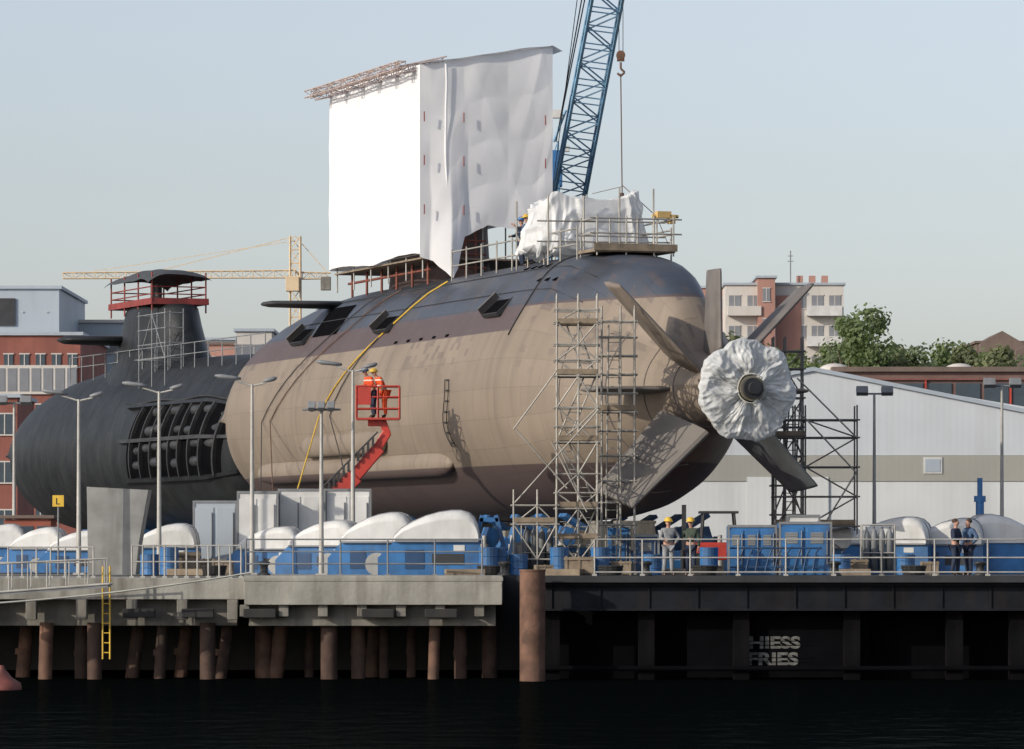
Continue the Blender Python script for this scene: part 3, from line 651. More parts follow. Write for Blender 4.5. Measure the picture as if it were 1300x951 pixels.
# ------------------------------------------------------------------ people
def skinmesh(vs,es,root=0,sub=1):
    me=bpy.data.meshes.new('tmp'); me.from_pydata([v[0] for v in vs],es,[]); o=bpy.data.objects.new('tmp',me); COL.objects.link(o)
    o.modifiers.new('s','SKIN')
    for i,v in enumerate(vs):
        r=v[1]; d=me.skin_vertices[0].data[i]; d.radius=(r,r) if not isinstance(r,tuple) else r; d.use_root=(i==root)
    if sub: s_=o.modifiers.new('u','SUBSURF'); s_.levels=sub; s_.render_levels=sub
    dg=bpy.context.evaluated_depsgraph_get(); dg.update(); me2=bpy.data.meshes.new_from_object(o.evaluated_get(dg)); bpy.data.objects.remove(o)
    for p_ in me2.polygons: p_.use_smooth=True
    return me2
def person(loc,rz,label,jacket,trouser,helmet=None,larm=None,rarm=None,lean=0,stride=.04,scale=1,group='dock workers on site'):
    def ln(x,y,z):
        h=z-.93
        if h<=0: return Vector((x,y,z))
        return Vector((x,y*math.cos(lean)-h*math.sin(lean),.93+h*math.cos(lean)))
    V=[];E=[]
    def add(co,r,par=None):
        V.append((co,r)) 
        if par is not None:E.append((par,len(V)-1))
        return len(V)-1
    pel=add(ln(0,0,.95),(.15,.11)); sp_=add(ln(0,0,1.13),(.14,.10),pel); ch=add(ln(0,0,1.33),(.165,.115),sp_); nb=add(ln(0,0,1.46),(.08,.07),ch)
    nk=add(ln(0,-.015,1.52),.052,nb); hl=add(ln(0,-.035,1.575),(.062,.068),nk); hm=add(ln(0,-.025,1.65),(.075,.092),hl); ht=add(ln(0,-.01,1.73),(.06,.075),hm)
    add(ln(0,-.135,1.625),.014,hm)
    for s_ in(-1,1): add(ln(s_*.085,.0,1.635),.016,hm)
    arms=[]
    for s_,a in((1,larm),(-1,rarm)):
        sh_=add(ln(s_*.185,0,1.41),.062,ch)
        el,wr=a if a else ((.25,.03,1.13),(.26,-.07,.89))
        e=add(ln(s_*el[0],el[1],el[2]),.046,sh_); wv=ln(s_*wr[0],wr[1],wr[2]); k=add(wv,.03,e)
        d=(wv-V[e][0]).normalized(); pc=wv+d*.075; pa=add(pc,(.038,.022),k); sidev=Vector((0,-1,0)) if abs(d.y)<.8 else Vector((0,0,1)); sidev=(sidev-d*sidev.dot(d)).normalized(); pn=d.cross(sidev)
        for fi,(o_,l) in enumerate(((-.03,.07),(-.01,.085),(.01,.08),(.03,.062))):
            f1=add(pc+sidev*o_+d*.045,.0095,pa); f2=add(pc+sidev*o_+d*(.045+l*.55)+pn*.012*s_,.009,f1); add(pc+sidev*o_+d*(.045+l*.9)+pn*.035*s_,.008,f2)
        t1_=add(pc+sidev*.045-d*.02,.011,pa); add(pc+sidev*.07+d*.03,.009,t1_)
        arms.append((sh_,e,k))
    legs=[]
    for s_ in(-1,1):
        h_=add(Vector((s_*.09,0,.88)),.095,pel); kn=add(Vector((s_*.105,-.03-stride*s_*.5,.49)),.062,h_); an=add(Vector((s_*.12,.03-stride*s_,.10)),.042,kn); bl_=add(Vector((s_*.13,-.08-stride*s_,.045)),.036,an); add(Vector((s_*.14,-.15-stride*s_,.035)),.028,bl_)
        legs.append((h_,kn,an,bl_))
    me=skinmesh(V,E,0,1); me.materials.append(skin); me.name='person'
    o=bpy.data.objects.new('person',me); COL.objects.link(o); o.location=loc; o.rotation_euler=(0,0,rz); o.scale=(scale,)*3
    tag(o,label,'person',group)
    def piece(name,idx,edges,dr,mat):
        vs=[(V[i][0],(V[i][1][0]+dr,V[i][1][1]+dr) if isinstance(V[i][1],tuple) else V[i][1]+dr) for i in idx]; mp={i:k for k,i in enumerate(idx)}
        m_=skinmesh(vs,[(mp[a],mp[c]) for a,c in edges],0,1); m_.materials.append(mat); q=bpy.data.objects.new(name,m_); COL.objects.link(q); q.parent=o
    idx=[pel,sp_,ch,nb]; ed=[(pel,sp_),(sp_,ch),(ch,nb)]
    for sh_,e,k in arms: idx+=[sh_,e,k]; ed+=[(ch,sh_),(sh_,e),(e,k)]
    piece('jacket',idx,ed,.022,jacket)
    idx=[pel];ed=[]
    for h_,kn,an,bl_ in legs: idx+=[h_,kn,an]; ed+=[(pel,h_),(h_,kn),(kn,an)]
    piece('trousers',idx,ed,.02,trouser)
    for h_,kn,an,bl_ in legs: piece('boot',[an,bl_,bl_+1],[(an,bl_),(bl_,bl_+1)],.014,bootm)
    hc=ln(0,-.015,1.70)
    if helmet:
        b=M().sphere((hc.x,hc.y,hc.z),.135,0,16,8,(1,1.12,.95),zmin=-.12); b.box((hc.x,hc.y-.15,hc.z-.01),(.2,.1,.02)); P('helmet',b,helmet,o)
    else:
        b=M().sphere((hc.x,hc.y+.03,hc.z-.01),.1,0,14,8,(.92,1.05,.95),zmin=-.5); P('hair',b,hairm,o)
    for s_ in(-1,1):
        e_=ln(s_*.032,-.112,1.65); P('eye',M().sphere(e_,.012,0,8,6),rubber,o)
    return o
fwd=((.27,-.08,1.16),(.2,-.32,1.12)); hips=((.36,.03,1.17),(.2,-.06,1.0)); cross=((.27,-.06,1.14),(.02,-.2,1.14)); up=((.27,-.15,1.3),(.2,-.38,1.45))
person((X(848,148),147.8,DK),R(10),'worker in grey workwear and yellow helmet standing on the pier',greyc,greyc,yellow,hips,fwd)
person((X(877,148),148.0,DK),R(-15),'worker in dark clothes and yellow helmet standing beside colleague',greenc,navyc,yellow,None,cross)
person((X(1213,148),148,DK),R(60),'worker in navy overalls standing with folded arms on the pier',navyc,navyc,None,cross,cross)
person((X(1231,148),148.3,DK),R(-50),'worker in blue grey overalls talking to a colleague',bluec,navyc,None,hips,None)
bz=Z(532,YL)+.035
person((X(489,YL),YL-.1,bz),R(-70),'worker in orange red suit leaning in the lift basket',orange,orange,yellow,fwd,fwd,lean=R(32))
person((X(474,YL),YL+.2,bz-.0),R(-60),'worker in orange red suit and blue helmet in basket',orange,navyc,blue,fwd,fwd,lean=R(26))
q=W(-1.2,17.3,4.78); person(q,R(-50),'worker in grey jacket and yellow helmet on submarine deck',bluec,navyc,yellow,fwd,fwd,lean=R(10))
q=W(-.9,19.0,4.80); person(q,R(-60),'worker in dark jacket and blue helmet on submarine deck',navyc,navyc,blue,up,fwd)
# ------------------------------------------------------------------ covered winches
def winch():
    r=T('covered_winch',(0,0,0),'blue dock winch under a rounded white cover','winch',group='covered winches along the dock')
    P('winch_base',M().prism([(-1.6,0),(-1.6,.55),(-1.1,1.05),(1.6,1.05),(1.65,0)],-.9,.9),blue,r,.03)
    pts=[(-1.14,1.06),(-1.08,1.25),(-.85,1.48),(-.5,1.68),(-.1,1.85),(.3,1.96),(.7,2.02),(1.0,2.02),(1.25,1.95),(1.42,1.82),(1.53,1.6),(1.58,1.35),(1.6,1.06)]
    rings=[]
    for y,k in((-.95,.0),(-.97,.72),(-.93,.85),(-.84,.95),(-.7,1),(-.1,1.02),(.1,1.02),(.7,1),(.84,.95),(.93,.85),(.97,.72),(.95,0)):
        rings.append([Vector(((x-.3)*(min(k,1)*.12+.88)+.3,y,1.06+(z-1.06)*max(k,.02))) for x,z in pts])
    b=M(); b.loft(rings,smooth=True); o=P('cover',b,cream,r)
    for pp in o.data.polygons:
        if len(pp.vertices)>4 or abs(pp.normal.y)>.95 or pp.normal.z<-.5: pp.use_smooth=False
    for y_ in(-.35,.35): P('cover_strap',M().path([((x-.3)*1.004+.3,y_,1.07+(z-1.06)*1.02) for x,z in pts],.018,4),gsteel,r)
    P('access_panel',M().box((-.45,-.905,.5),(.6,.03,.6)),dblue,r); P('side_opening',M().box((.6,-.905,.5),(1.0,.03,.35)),dsteel,r)
    P('cover_rib',M().box((.25,-.985,1.07),(2.6,.05,.06)),gsteel,r)
    P('drum',M().tube((-1.65,-.5,.35),(-1.65,.5,.35),.25,16).tube((-1.65,-.52,.35),(-1.65,-.45,.35),.36,16),steel,r)
    P('warning_plate',M().box((.95,-.91,.86),(.35,.02,.18)),white,r)
    return r
wi=winch(); wi.location=(X(545,149),149,DK)
for px,Y,s_ in((474,151.5,.92),(408,153.5,.85),(340,156,.8),(205,158,.85),(95,165,.75),(45,166,.7),(-8,167,.75),(1125,156,.92),(1200,156.5,.9),(1278,157,.92),(1360,157,.95),(1052,162,.8)):
    dup(wi,(X(px,Y),Y,DK),R(random.uniform(-16,14))+(math.pi if px==1278 else 0),scale=(s_*random.uniform(.9,1.05),s_,s_*random.uniform(.95,1.12)))
# ------------------------------------------------------------------ cabinets and clutter
def cabinet(px0,px1,py,Y,mat,label,name='equipment_container',depth=2.0,doors=2,louv=True):
    x0_,x1_=X(px0,Y),X(px1,Y); w_=x1_-x0_; h=Z(py,Y)-DK
    r=T(name,((x0_+x1_)/2,Y,DK),label,'container',group='equipment boxes on the dock')
    P('body',M().box((0,depth/2,h/2),(w_,depth,h)),mat,r,.02)
    for i in range(doors):
        P('door',M().box((-w_/2+w_*(i+.5)/doors,-.012,h*.52),(w_/doors*.88,.03,h*.8)),mat,r,.008)
        P('lock_bar',M().tube((-w_/2+w_*(i+.85)/doors,-.06,h*.2),(-w_/2+w_*(i+.85)/doors,-.06,h*.85),.02),gsteel,r)
        if louv:
            b=M().box((-w_/2+w_*(i+.45)/doors,-.028,h*.71),(w_/doors*.5,.012,h*.22))
            for k in range(5): b.box((-w_/2+w_*(i+.45)/doors,-.04,h*(.62+.045*k)),(w_/doors*.5,.02,h*.02))
            P('louvre',b,gsteel,r)
    P('corner_frame',M().box((-w_/2,-.005,h/2),(.07,.05,h+.02)).box((w_/2,-.005,h/2),(.07,.05,h+.02)).box((0,-.006,h),(w_+.07,.05,.08)),gsteel,r)
cabinet(302,352,625,156,white,'white steel site container on the dock',louv=False)
cabinet(354,412,622,157,white,'pale grey switch cabinet container on the dock',louv=False); cabinet(413,470,622,157.2,cream,'white double door site container',louv=False)
cabinet(246,300,637,160,clad,'light blue grey equipment container',louv=False)
cabinet(925,985,668,149.5,blue,'blue hydraulic power unit with louvred doors','power_unit',1.5,3)
cabinet(990,1055,664,149.3,blue,'blue pump cabinet with pipes on the pier','power_unit',1.5,2)
cabinet(770,800,668,152,blue,'blue tall control cabinet','power_unit',.8,1)
cabinet(806,836,680,151,dblue,'dark blue control cabinet','power_unit',.8,1)
cabinet(1000,1040,655,153,white,'white box unit behind the pump cabinets','equipment_container',1.2,1)
cabinet(655,700,690,151,steel,'low grey equipment chest','equipment_container',1.0,1)
cabinet(706,748,694,151.3,blue,'low blue equipment chest','equipment_container',1.0,1)
b=M()
for z in(.25,.55,.85): b.tube((-.2,-.12,z),(2.7,-.12,z),.03)
for i in range(9): b.path([(i*.3,-.12,.1),(i*.3+.1,-.16,.5+.1*(i%3)),(i*.3+.25,-.1,.9)],.03)
S('pipe_manifold',b,dblue,(X(935,148.8),149.0,DK),'tangle of blue hydraulic pipes in front of the power units','pipes')
YW=153
b=M().prism([(X(110,YW),Z(618,YW)),(X(188,YW),Z(622,YW)),(X(176,YW),Z(690,YW)),(X(172,YW),DK),(X(112,YW),DK)],YW,YW+1.6)
S('steel_hopper',b,paint('hopper_grey',(.27,.27,.26),.8,.25,streak=.5),(0,0,0),'grey wedge shaped steel hopper standing on the pier','hopper',bevel=.03)
h_=T('shelter_hut',(X(35,170),170,DK),'low red brown hut with windows on the dock','hut')
P('wall',M().box((0,1,.95),(1.7,2,1.9)),paint('hut_red',(.28,.08,.05),.7,.2),h_,.02); P('roof',M().box((0,1,1.98),(1.95,2.3,.12)),roofm,h_,.02)
for i in range(3): P('window',M().box((-.55+i*.55,-.01,1.4),(.42,.03,.5)),glass,h_)
sg=T('sign_post',(X(74,150),150,DK),'small yellow sign with letter L on a thin post','sign')
P('post',M().tube((0,0,0),(0,0,2.35),.03),gsteel,sg); P('sign_board',M().box((0,-.04,2.35),(.36,.02,.36)),yellow,sg); text('L','lettering',sg,(-.09,-.056,2.24),.3,dsteel)
def crate(): 
    r=T('crate',(0,0,0),'wooden crate with battens on the pier','crate',group='crates on the pier'); P('box_body',M().box((0,0,.3),(.9,.7,.55)),wood,r)
    b=M()
    for x in(-.4,0,.4): b.box((x,-.365,.3),(.08,.03,.6))
    b.box((0,-.385,.1),(.95,.02,.08)).box((0,-.385,.52),(.95,.02,.08)); P('batten',b,wood,r); return r
ck=crate(); ck.location=(X(735,148),148,DK)
for px,Y,s_ in((640,150,1),(790,148.5,.7),(1085,150,.9),(232,150,1.1),(262,151,.8),(1180,149,.6),(690,147.5,.6),(905,149,.6),(283,149,.7)): dup(ck,(X(px,Y),Y,DK),random.uniform(-.4,.4),scale=(s_,s_,s_*random.uniform(.8,1.3)))
def drum():
    b=M(); b.loft([[(r_*math.cos(2*math.pi*i/18),r_*math.sin(2*math.pi*i/18),z) for i in range(18)] for z,r_ in((0,.28),(.02,.3),(.28,.29),(.3,.305),(.32,.29),(.58,.29),(.6,.305),(.62,.29),(.86,.3),(.88,.28))],smooth=False); return b
dr=S('oil_drum',drum(),blue,(X(620,148),148,DK),'blue steel drum standing on the pier','drum',group='drums on the pier')
for i,(px,Y) in enumerate(((632,148.4),(658,148.6),(762,148.2),(1068,149),(900,150.5),(1150,150),(215,149),(190,149.5),(710,148.6),(828,149))): dup(dr,(X(px,Y),Y,DK),0,scale=(1,1,1-.25*(i%2)))
def gasrack():
    r=T('gas_bottle_rack',(0,0,0),'rack of grey gas bottles in a steel frame','gas bottles',group='gas bottle racks on the pier')
    f=None
    for i in range(4):
        for j in range(2):
            if f is None:
                b=M(); b.loft([[(r_*math.cos(2*math.pi*k/12),r_*math.sin(2*math.pi*k/12),z) for k in range(12)] for z,r_ in((.1,.11),(1.25,.11),(1.4,.07),(1.45,.03),(1.55,.03))]); f=P('gas_bottle',b,gsteel,r)
            else: dup(f,loc=(i*.25,j*.25,0),parent=r)
    b=M()
    for x in(-.15,.9):
        for y in(-.15,.4): b.tube((x,y,0),(x,y,1.6),.025)
    for z in(.1,.7,1.6): b.tube((-.15,-.15,z),(.9,-.15,z),.025).tube((-.15,.4,z),(.9,.4,z),.025)
    P('rack_frame',b,steel,r); return r
gr=gasrack(); gr.location=(X(668,150.5),150.5,DK); dup(gr,(X(1100,152),152,DK))
for px,Y,c in((603,150,blue),(650,152,dblue)):
    r=T('steel_trestle',(X(px,Y),Y,DK),'blue steel trestle standing at the dock','trestle',group='steel trestles on the dock')
    P('trestle_frame',M().box((0,0,.95),(.14,.14,1.95),ry=R(14)).box((.9,0,.95),(.14,.14,1.95),ry=R(-14)).box((.45,0,.8),(1.1,.12,.12)).box((.45,0,1.75),(.6,.14,.14)),c,r,.01)
b=M().box((0,0,.13),(1.2,.8,.14)).box((0,0,.03),(1.2,.1,.06)).box((0,.35,.03),(1.2,.1,.06)).box((0,-.35,.03),(1.2,.1,.06))
pl=S('pallet',b,wood,(X(1080,148),148,DK),'wooden pallet lying on the pier','pallet',group='pallets on the pier')
for px,Y in((715,147.5),(860,150),(240,148.5),(590,147)): dup(pl,(X(px,Y),Y,DK),random.uniform(-.3,.3))
b=M(); b.loft([[(r_*math.cos(2*math.pi*k/14),r_*math.sin(2*math.pi*k/14),z) for k in range(14)] for z,r_ in((0,.22),(.05,.2),(.1,.13),(.3,.12),(.36,.2),(.42,.2),(.45,.1))])
bo=S('mooring_bollard',b,dsteel,(X(335,145.6),145.6,DK),'short black mooring bollard on the pier edge','bollard',group='mooring bollards on the pier')
for px in(640,820,1060,1245): dup(bo,(X(px,145.6),145.7,DK))
b=M()
for k in range(5): b.path([(math.cos(a*.4)*(.32+.015*k),math.sin(a*.4)*(.32+.015*k),.04+.06*k) for a in range(17)],.035,5)
hc_=S('hose_coil',b,rubber,(X(622,147),147,DK),'black rubber hose coiled on the pier','hose',group='hose coils on the pier')
for px,Y in((775,147.3),(895,147.5),(272,147.8),(1160,147.6)): dup(hc_,(X(px,Y),Y,DK))
v=T('forklift',(X(912,158),158,DK),'small red forklift parked under the submarine stern','forklift')
P('body',M().box((0,0,.75),(2.0,1.3,.6)).box((.75,0,.95),(.7,1.3,.7)),red,v,.08); P('overhead_guard',M().box((0,0,2.05),(1.3,1.2,.08)).tube((-.6,-.55,.9),(-.5,-.55,2.05),.04).tube((.6,-.55,.9),(.5,-.55,2.05),.04).tube((-.6,.55,.9),(-.5,.55,2.05),.04).tube((.6,.55,.9),(.5,.55,2.05),.04),dsteel,v)
P('mast',M().box((-1.15,-.35,1.2),(.12,.12,2.2)).box((-1.15,.35,1.2),(.12,.12,2.2)).box((-1.22,0,.5),(.06,1.0,.6)),dsteel,v)
for a in(-.65,.65):
    for c in(-.6,.6): P('wheel',M().tube((a,c-.12,.35),(a,c+.12,.35),.35,18),rubber,v)
b=M().tube((0,0,0),(0,0,2.4),.14,12).tube((0,0,2.4),(0,0,2.6),.2,12).tube((0,0,2.6),(0,0,3.2),.09,10); S('capstan_post',b,blue,(X(1244,158),158,DK),'blue steel post standing on the pier','post')
# ------------------------------------------------------------------ lamp posts
def lamp(px,py,Y,kind,label):
    h=Z(py,Y)-DK; r=T('street_lamp',(X(px,Y),Y,DK),label,'street lamp',group='lamp posts along the dock')
    P('pole',M().tube((0,0,0),(0,0,h),.085,10,0,.045).box((0,0,.03),(.35,.35,.06)),steel,r)
    if kind=='double':
        P('arm',M().tube((0,0,h-.05),(-.55,0,h+.12),.03).tube((0,0,h-.05),(.45,0,h+.05),.03),steel,r)
        for sx_,l,dz in((-1,.85,.18),(1,.45,.1)):
            b=M(); rings=[]
            for k,wd,hh in((0,.06,.04),(.3,.14,.07),(.8,.15,.08),(1,.05,.03)):
                x=sx_*(.35+l*k); rings.append([Vector((x,math.cos(q)*wd,h+dz+(.1*k)+math.sin(q)*hh)) for q in[2*math.pi*i/10 for i in range(10)]])
            b.loft(rings); P('lamp_head',b,gsteel,r)
    else:
        P('arm',M().tube((-.6,0,h),(.6,0,h),.035),gsteel,r)
        for x in((-.45,.45) if kind=='flood' else (-.3,0,.3)):
            P('lamp_head',M().box((x,-.15,h+.1),(.42,.22,.3) if kind=='flood' else (.24,.2,.26),rx=R(-35)).box((x,-.02,h-.02),(.1,.1,.1)),gsteel,r,.02)
lamp(100,507,152,'double','grey lamp post with two heads beside the pier'); lamp(202,497,153,'double','grey lamp post with two heads by the containers')
lamp(320,488,152,'double','grey lamp post with two heads by the containers'); lamp(448,470,154,'double','tall grey lamp post in front of the hull')
lamp(408,520,148,'flood3','lamp post carrying a cluster of floodlights'); lamp(1110,500,170,'flood','lamp post with two floodlights'); lamp(1272,490,165,'flood','lamp post with two floodlights on a crossbar'); lamp(18,512,175,'flood','lamp post with two floodlights')
# ------------------------------------------------------------------ crane
cb=T('lattice_crane',(X(644,200),200,3.17),'blue lattice boom crane with hanging hook behind the submarine','crane')
base=Vector((0,0,2.0)); tip=Vector((X(788,166)-X(644,200),-34,Z(-95,166)-3.17))
pa=base.lerp(tip,.08)
b=M().lattice(base,pa,.3,1.3,2,.06,.035,0,up=(0,1,.3)); b.lattice(pa,tip,1.3,1.05,34,.065,.032,0,up=(0,1,.3)); P('boom',b,lblue,cb)
P('carrier',M().box((0,2,1.1),(3.4,7,1.4)).box((0,4,2.4),(3,4,1.6)),lblue,cb,.05)
for sx_ in(-1.8,1.8): P('track',M().box((sx_,2,.5),(.8,7.4,.95)),dsteel,cb,.2)
xm=X(703,196)-X(644,200)
def cz(py): return Z(py,196)-3.17
b=M().lattice((xm,-4,2),(xm,-4,cz(180)),.45,.35,16,.05,.03); b.tube((xm,-4,cz(180)),(xm+.5,-4,cz(140)),.06); P('mast',b,lblue,cb)
P('operator_cab',M().box((xm+.05,-4.3,cz(215)),(.6,.6,1.5)),blue,cb,.03); P('cab_base',M().box((xm-.1,-4.3,cz(243)),(.7,.7,.5)),lblue,cb,.03)
P('floodlight',M().box((xm+.1,-4.4,cz(146)),(.55,.3,.35)),white,cb,.02); P('floodlight',M().box((xm+.5,-4.4,cz(190)),(.3,.3,.25)),white,cb,.02)
b=M().tube((xm+.1,-4.2,cz(180)),tip+Vector((-.9,0,0)),.03,4).tube((xm+.3,-4.2,cz(150)),tip+Vector((-.7,0,.2)),.03,4).tube((xm-.1,-4,cz(250)),tip+Vector((-1.2,0,-.1)),.02,4); P('guy_line',b,dsteel,cb)
hx=tip.x
def hz(py): return Z(py,166)-3.17
b=M().tube((hx-.06,-34,hz(72)),(hx-.06,-34,tip.z),.018,4).tube((hx+.08,-34,hz(72)),(hx+.08,-34,tip.z),.018,4); P('hoist_rope',b,dsteel,cb)
zz=hz(72)
P('hook_block',M().box((hx,-34,zz),(.26,.2,.32)).tube((hx,-34.12,zz+.05),(hx,-33.88,zz+.05),.16,14).path([(hx,-34,zz-.2),(hx,-34,zz-.42),(hx+.14,-34,zz-.55),(hx,-34,zz-.68),(hx-.12,-34,zz-.58)],.04),rust,cb,0)
P('sling',M().tube((hx,-34,zz-.6),(hx+.05,-34,hz(245)),.022,5).tube((hx+.05,-34,hz(245)),(hx+.05,-34,hz(300)),.07,6),rust,cb)
P('tag_line',M().path([(hx+.05,-34,hz(235)),(hx+1.2,-36,hz(280)),(hx+1.6,-37,hz(320))],.014,4).tube((hx+.05,-34,hz(237)),(hx-1.0,-34,hz(246)),.014,4),rust,cb)
YC=420
tcn=T('tower_crane',(X(375,YC),YC,3.17),'distant yellow tower crane with horizontal jib','crane')
top=Z(300,YC)-3.17; jz=Z(350,YC)-3.17
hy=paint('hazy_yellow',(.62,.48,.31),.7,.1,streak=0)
P('mast',M().lattice((0,0,0),(0,0,top),1.05,.9,24,.09,.055),hy,tcn)
P('jib',M().lattice((X(80,YC)-X(375,YC),0,jz),(0,0,jz+.15),.5,.65,22,.06,.035,up=(0,1,0)),hy,tcn)
P('counter_jib',M().lattice((0,0,jz),(X(420,YC)-X(375,YC),0,jz),.6,.5,5,.06,.035,up=(0,1,0)),hy,tcn)
P('tie_bar',M().tube((0,0,top),(X(200,YC)-X(375,YC),0,jz+.4),.045,4).tube((0,0,top-.4),(X(120,YC)-X(375,YC),0,jz+.4),.035,4).tube((0,0,top),(X(415,YC)-X(375,YC),0,jz+.3),.045,4),hy,tcn)
P('cab',M().box((-.2,-1.0,jz-.8),(1.2,1.2,1.3)),hy,tcn,.05); P('counterweight',M().box((2.7,0,jz-.7),(.9,.8,1.2)),conc2,tcn,.05)
# ------------------------------------------------------------------ SECOND SUBMARINE
A2=R(22); s2=T('submarine',(-8.5,208,8.65),'black submarine under refit with exposed frames and red sail platform','submarine',rz=A2)
R2=3.8
def r2(t,th):
    if t<6: r=R2*math.sqrt(max(.02,1-((6-t)/7.0)**2))
    elif t>31: r=R2*math.sqrt(max(.0005,1-((t-31)/12.5)**2))
    else: r=R2
    hc=interp([(-1,.5),(2,2.8),(5,4.0),(12,4.25),(27,4.2),(33,3.4),(43,.1)],t); c=math.cos(th); sn=abs(math.sin(th))
    if c<=.02: return r
    rc=((sn/2.4)**3+(c/hc)**3)**(-1/3); return (r**10+rc**10)**.1 if rc>r*.6 else r
def hp2(t,th,off=0): r=r2(t,th)+off; return Vector((-r*math.sin(th),t,r*math.cos(th)))
ts2=[-.8,-.3,.5,1.5,2.5,3.5,4.5,6]+[6+i*2.5 for i in range(1,11)]+[31+12.5*math.sin(R(a)) for a in range(8,90,7)]+[43.49]
b=M(); b.loft([[hp2(t,-2*math.pi*i/72) for i in range(72)] for t in ts2]); P('hull',b,blackhull,s2)
P('bay_dark_sheet',M().grid(lambda u,v: hp2(2.5+13*u+1.0*v,R(60+50*v),.02),24,16),black,s2)  # black sheet over the hull skin paints the dark inside the bay
frm=paint('dark_frame_steel',(.035,.037,.04),.6,.4,spec=.3)
rr=random.Random(5)
for i in range(9):
    t=2.9+i*1.45+rr.uniform(-.1,.1); b=M()
    b.loft([[hp2(t+a_+(a-60)*.02,R(a),o_) for a_,o_ in((-.07,.02),(-.07,.20),(.07,.20),(.07,.02))] for a in range(59,113,4)],smooth=False); P('exposed_frame',b,frm,s2)
for a,mt_ in((59,blackhull),(84,frm),(111,blackhull)):
    P('longitudinal_beam',M().loft([[hp2(t,R(a+d_),o_) for d_,o_ in((-1.2,.0),(-1.2,.24),(1.2,.24),(1.2,.0))] for t in(2,5,9,13,17)],smooth=False),mt_,s2)
ribm=paint('dark_bottle_grey',(.035,.037,.04),.5,.5,spec=.4)
for i in range(8):
    for j in range(4):
        if rr.random()<.2: continue
        t=3.1+i*1.45+j*.25; a=R(65+j*12+rr.uniform(-2,2)); b=M(); c=hp2(t,a,-.06); kk_=rr.uniform(.7,.95); L_=rr.uniform(.9,1.2)
        b.loft([[Vector((c.x+math.cos(q)*.27*k*kk_,t+dy*L_,c.z+math.sin(q)*.27*k*kk_)) for q in[2*math.pi*m_/12 for m_ in range(12)]] for dy,k in((0,.3),(.08,.85),(.2,1),(1.0,1),(1.12,.85),(1.2,.3))]); P('pressure_bottle',b,ribm,s2)
P('pipe_run',M().path([hp2(2+i,R(55+1.0*math.sin(i)),.08) for i in range(17)],.05,6),frm,s2)
b=M()
for t in range(2,34,2): b.tube((-1.8,t,3.7),(-1.8,t,4.95),.028)
for z in(4.45,4.95): b.tube((-1.8,2,z),(-1.8,32,z),.024)
P('deck_railing',b,gsteel,s2)
b=M(); rings=[]; tc2=23.2
for z,k,kx in((2.6,2.3,1.7),(3.4,1.85,1.5),(4.2,1.5,1.3),(5.1,1.27,1.15),(6.1,1.1,1.03),(6.9,1.0,.95),(7.1,.92,.88)):
    rings.append([Vector((math.sin(q)*1.5*kx,tc2-.6+math.cos(q)*3.7*k,z)) for q in[2*math.pi*i/32 for i in range(32)]])
b.loft(rings); P('sail',b,blackhull,s2)
b=M(); rings=[]
for x,k in((.6,1),(2.4,.95),(4.0,.8),(4.35,.4)): rings.append([Vector((-x,25.2+math.cos(q)*1.3*k,5.55+math.sin(q)*.25*k)) for q in[2*math.pi*i/14 for i in range(14)]])
b.loft(rings); P('sail_plane',b,blackhull,s2)
b=M(); ys_=(tc2-3.3,tc2-1.1,tc2+1.1,tc2+3.3)
for x in(-1.35,1.35):
    for y in ys_: b.tube((x,y,6.7),(x,y,8.65),.04)
for z in(7.3,7.6,7.95):
    for x in(-1.35,1.35): b.tube((x,ys_[0],z),(x,ys_[-1],z),.03)
    for y in(ys_[0],ys_[-1]): b.tube((-1.35,y,z),(1.35,y,z),.03)
b.box((0,tc2,7.15),(2.9,7.0,.1)).box((-1.42,tc2,7.3),(.04,7.0,.2)).box((0,tc2-3.45,7.3),(2.9,.04,.2))
P('sail_platform',b,redp,s2)
def tarp(u,v):
    x=-1.65+3.3*u; y=tc2-3.6+7.2*v; return Vector((x,y,8.55+.32*math.sin(math.pi*u)*(.6+.4*math.sin(math.pi*v))+.12*nz(x,y*.7,2)-.2*(abs(u-.5)*2)**6-.2*(abs(v-.5)*2)**8))
P('canopy_tarp',M().grid(tarp,24,30),greytarp,s2)
P('snorkel_mast',M().tube((.2,tc2+1,7),(.2,tc2+1,8.3),.25,12).tube((-.3,tc2-1,7),(-.3,tc2-1,8.2),.18,12),dsteel,s2)
b=M()
for x in(-2.6,-1.7):
    for y in(14,16,18): b.tube((x,y,3.0),(x,y,6.6),.03)
for z in(4.3,5.0,5.7,6.4):
    b.tube((-2.6,13.8,z),(-2.6,18.2,z),.028); b.tube((-2.6,14,z),(-1.7,14,z),.028); b.tube((-2.6,18,z),(-1.7,18,z),.028)
b.tube((-2.6,14,4.3),(-2.6,16,6.4),.025); b.tube((-2.6,18,4.3),(-2.6,16,6.4),.025)
P('sail_access_scaffold',b,gsteel,s2)
for t in(4,10,16,22,28): P('keel_block',M().box((0,t,-4.6),(4.5,.8,1.9)),blue,s2)
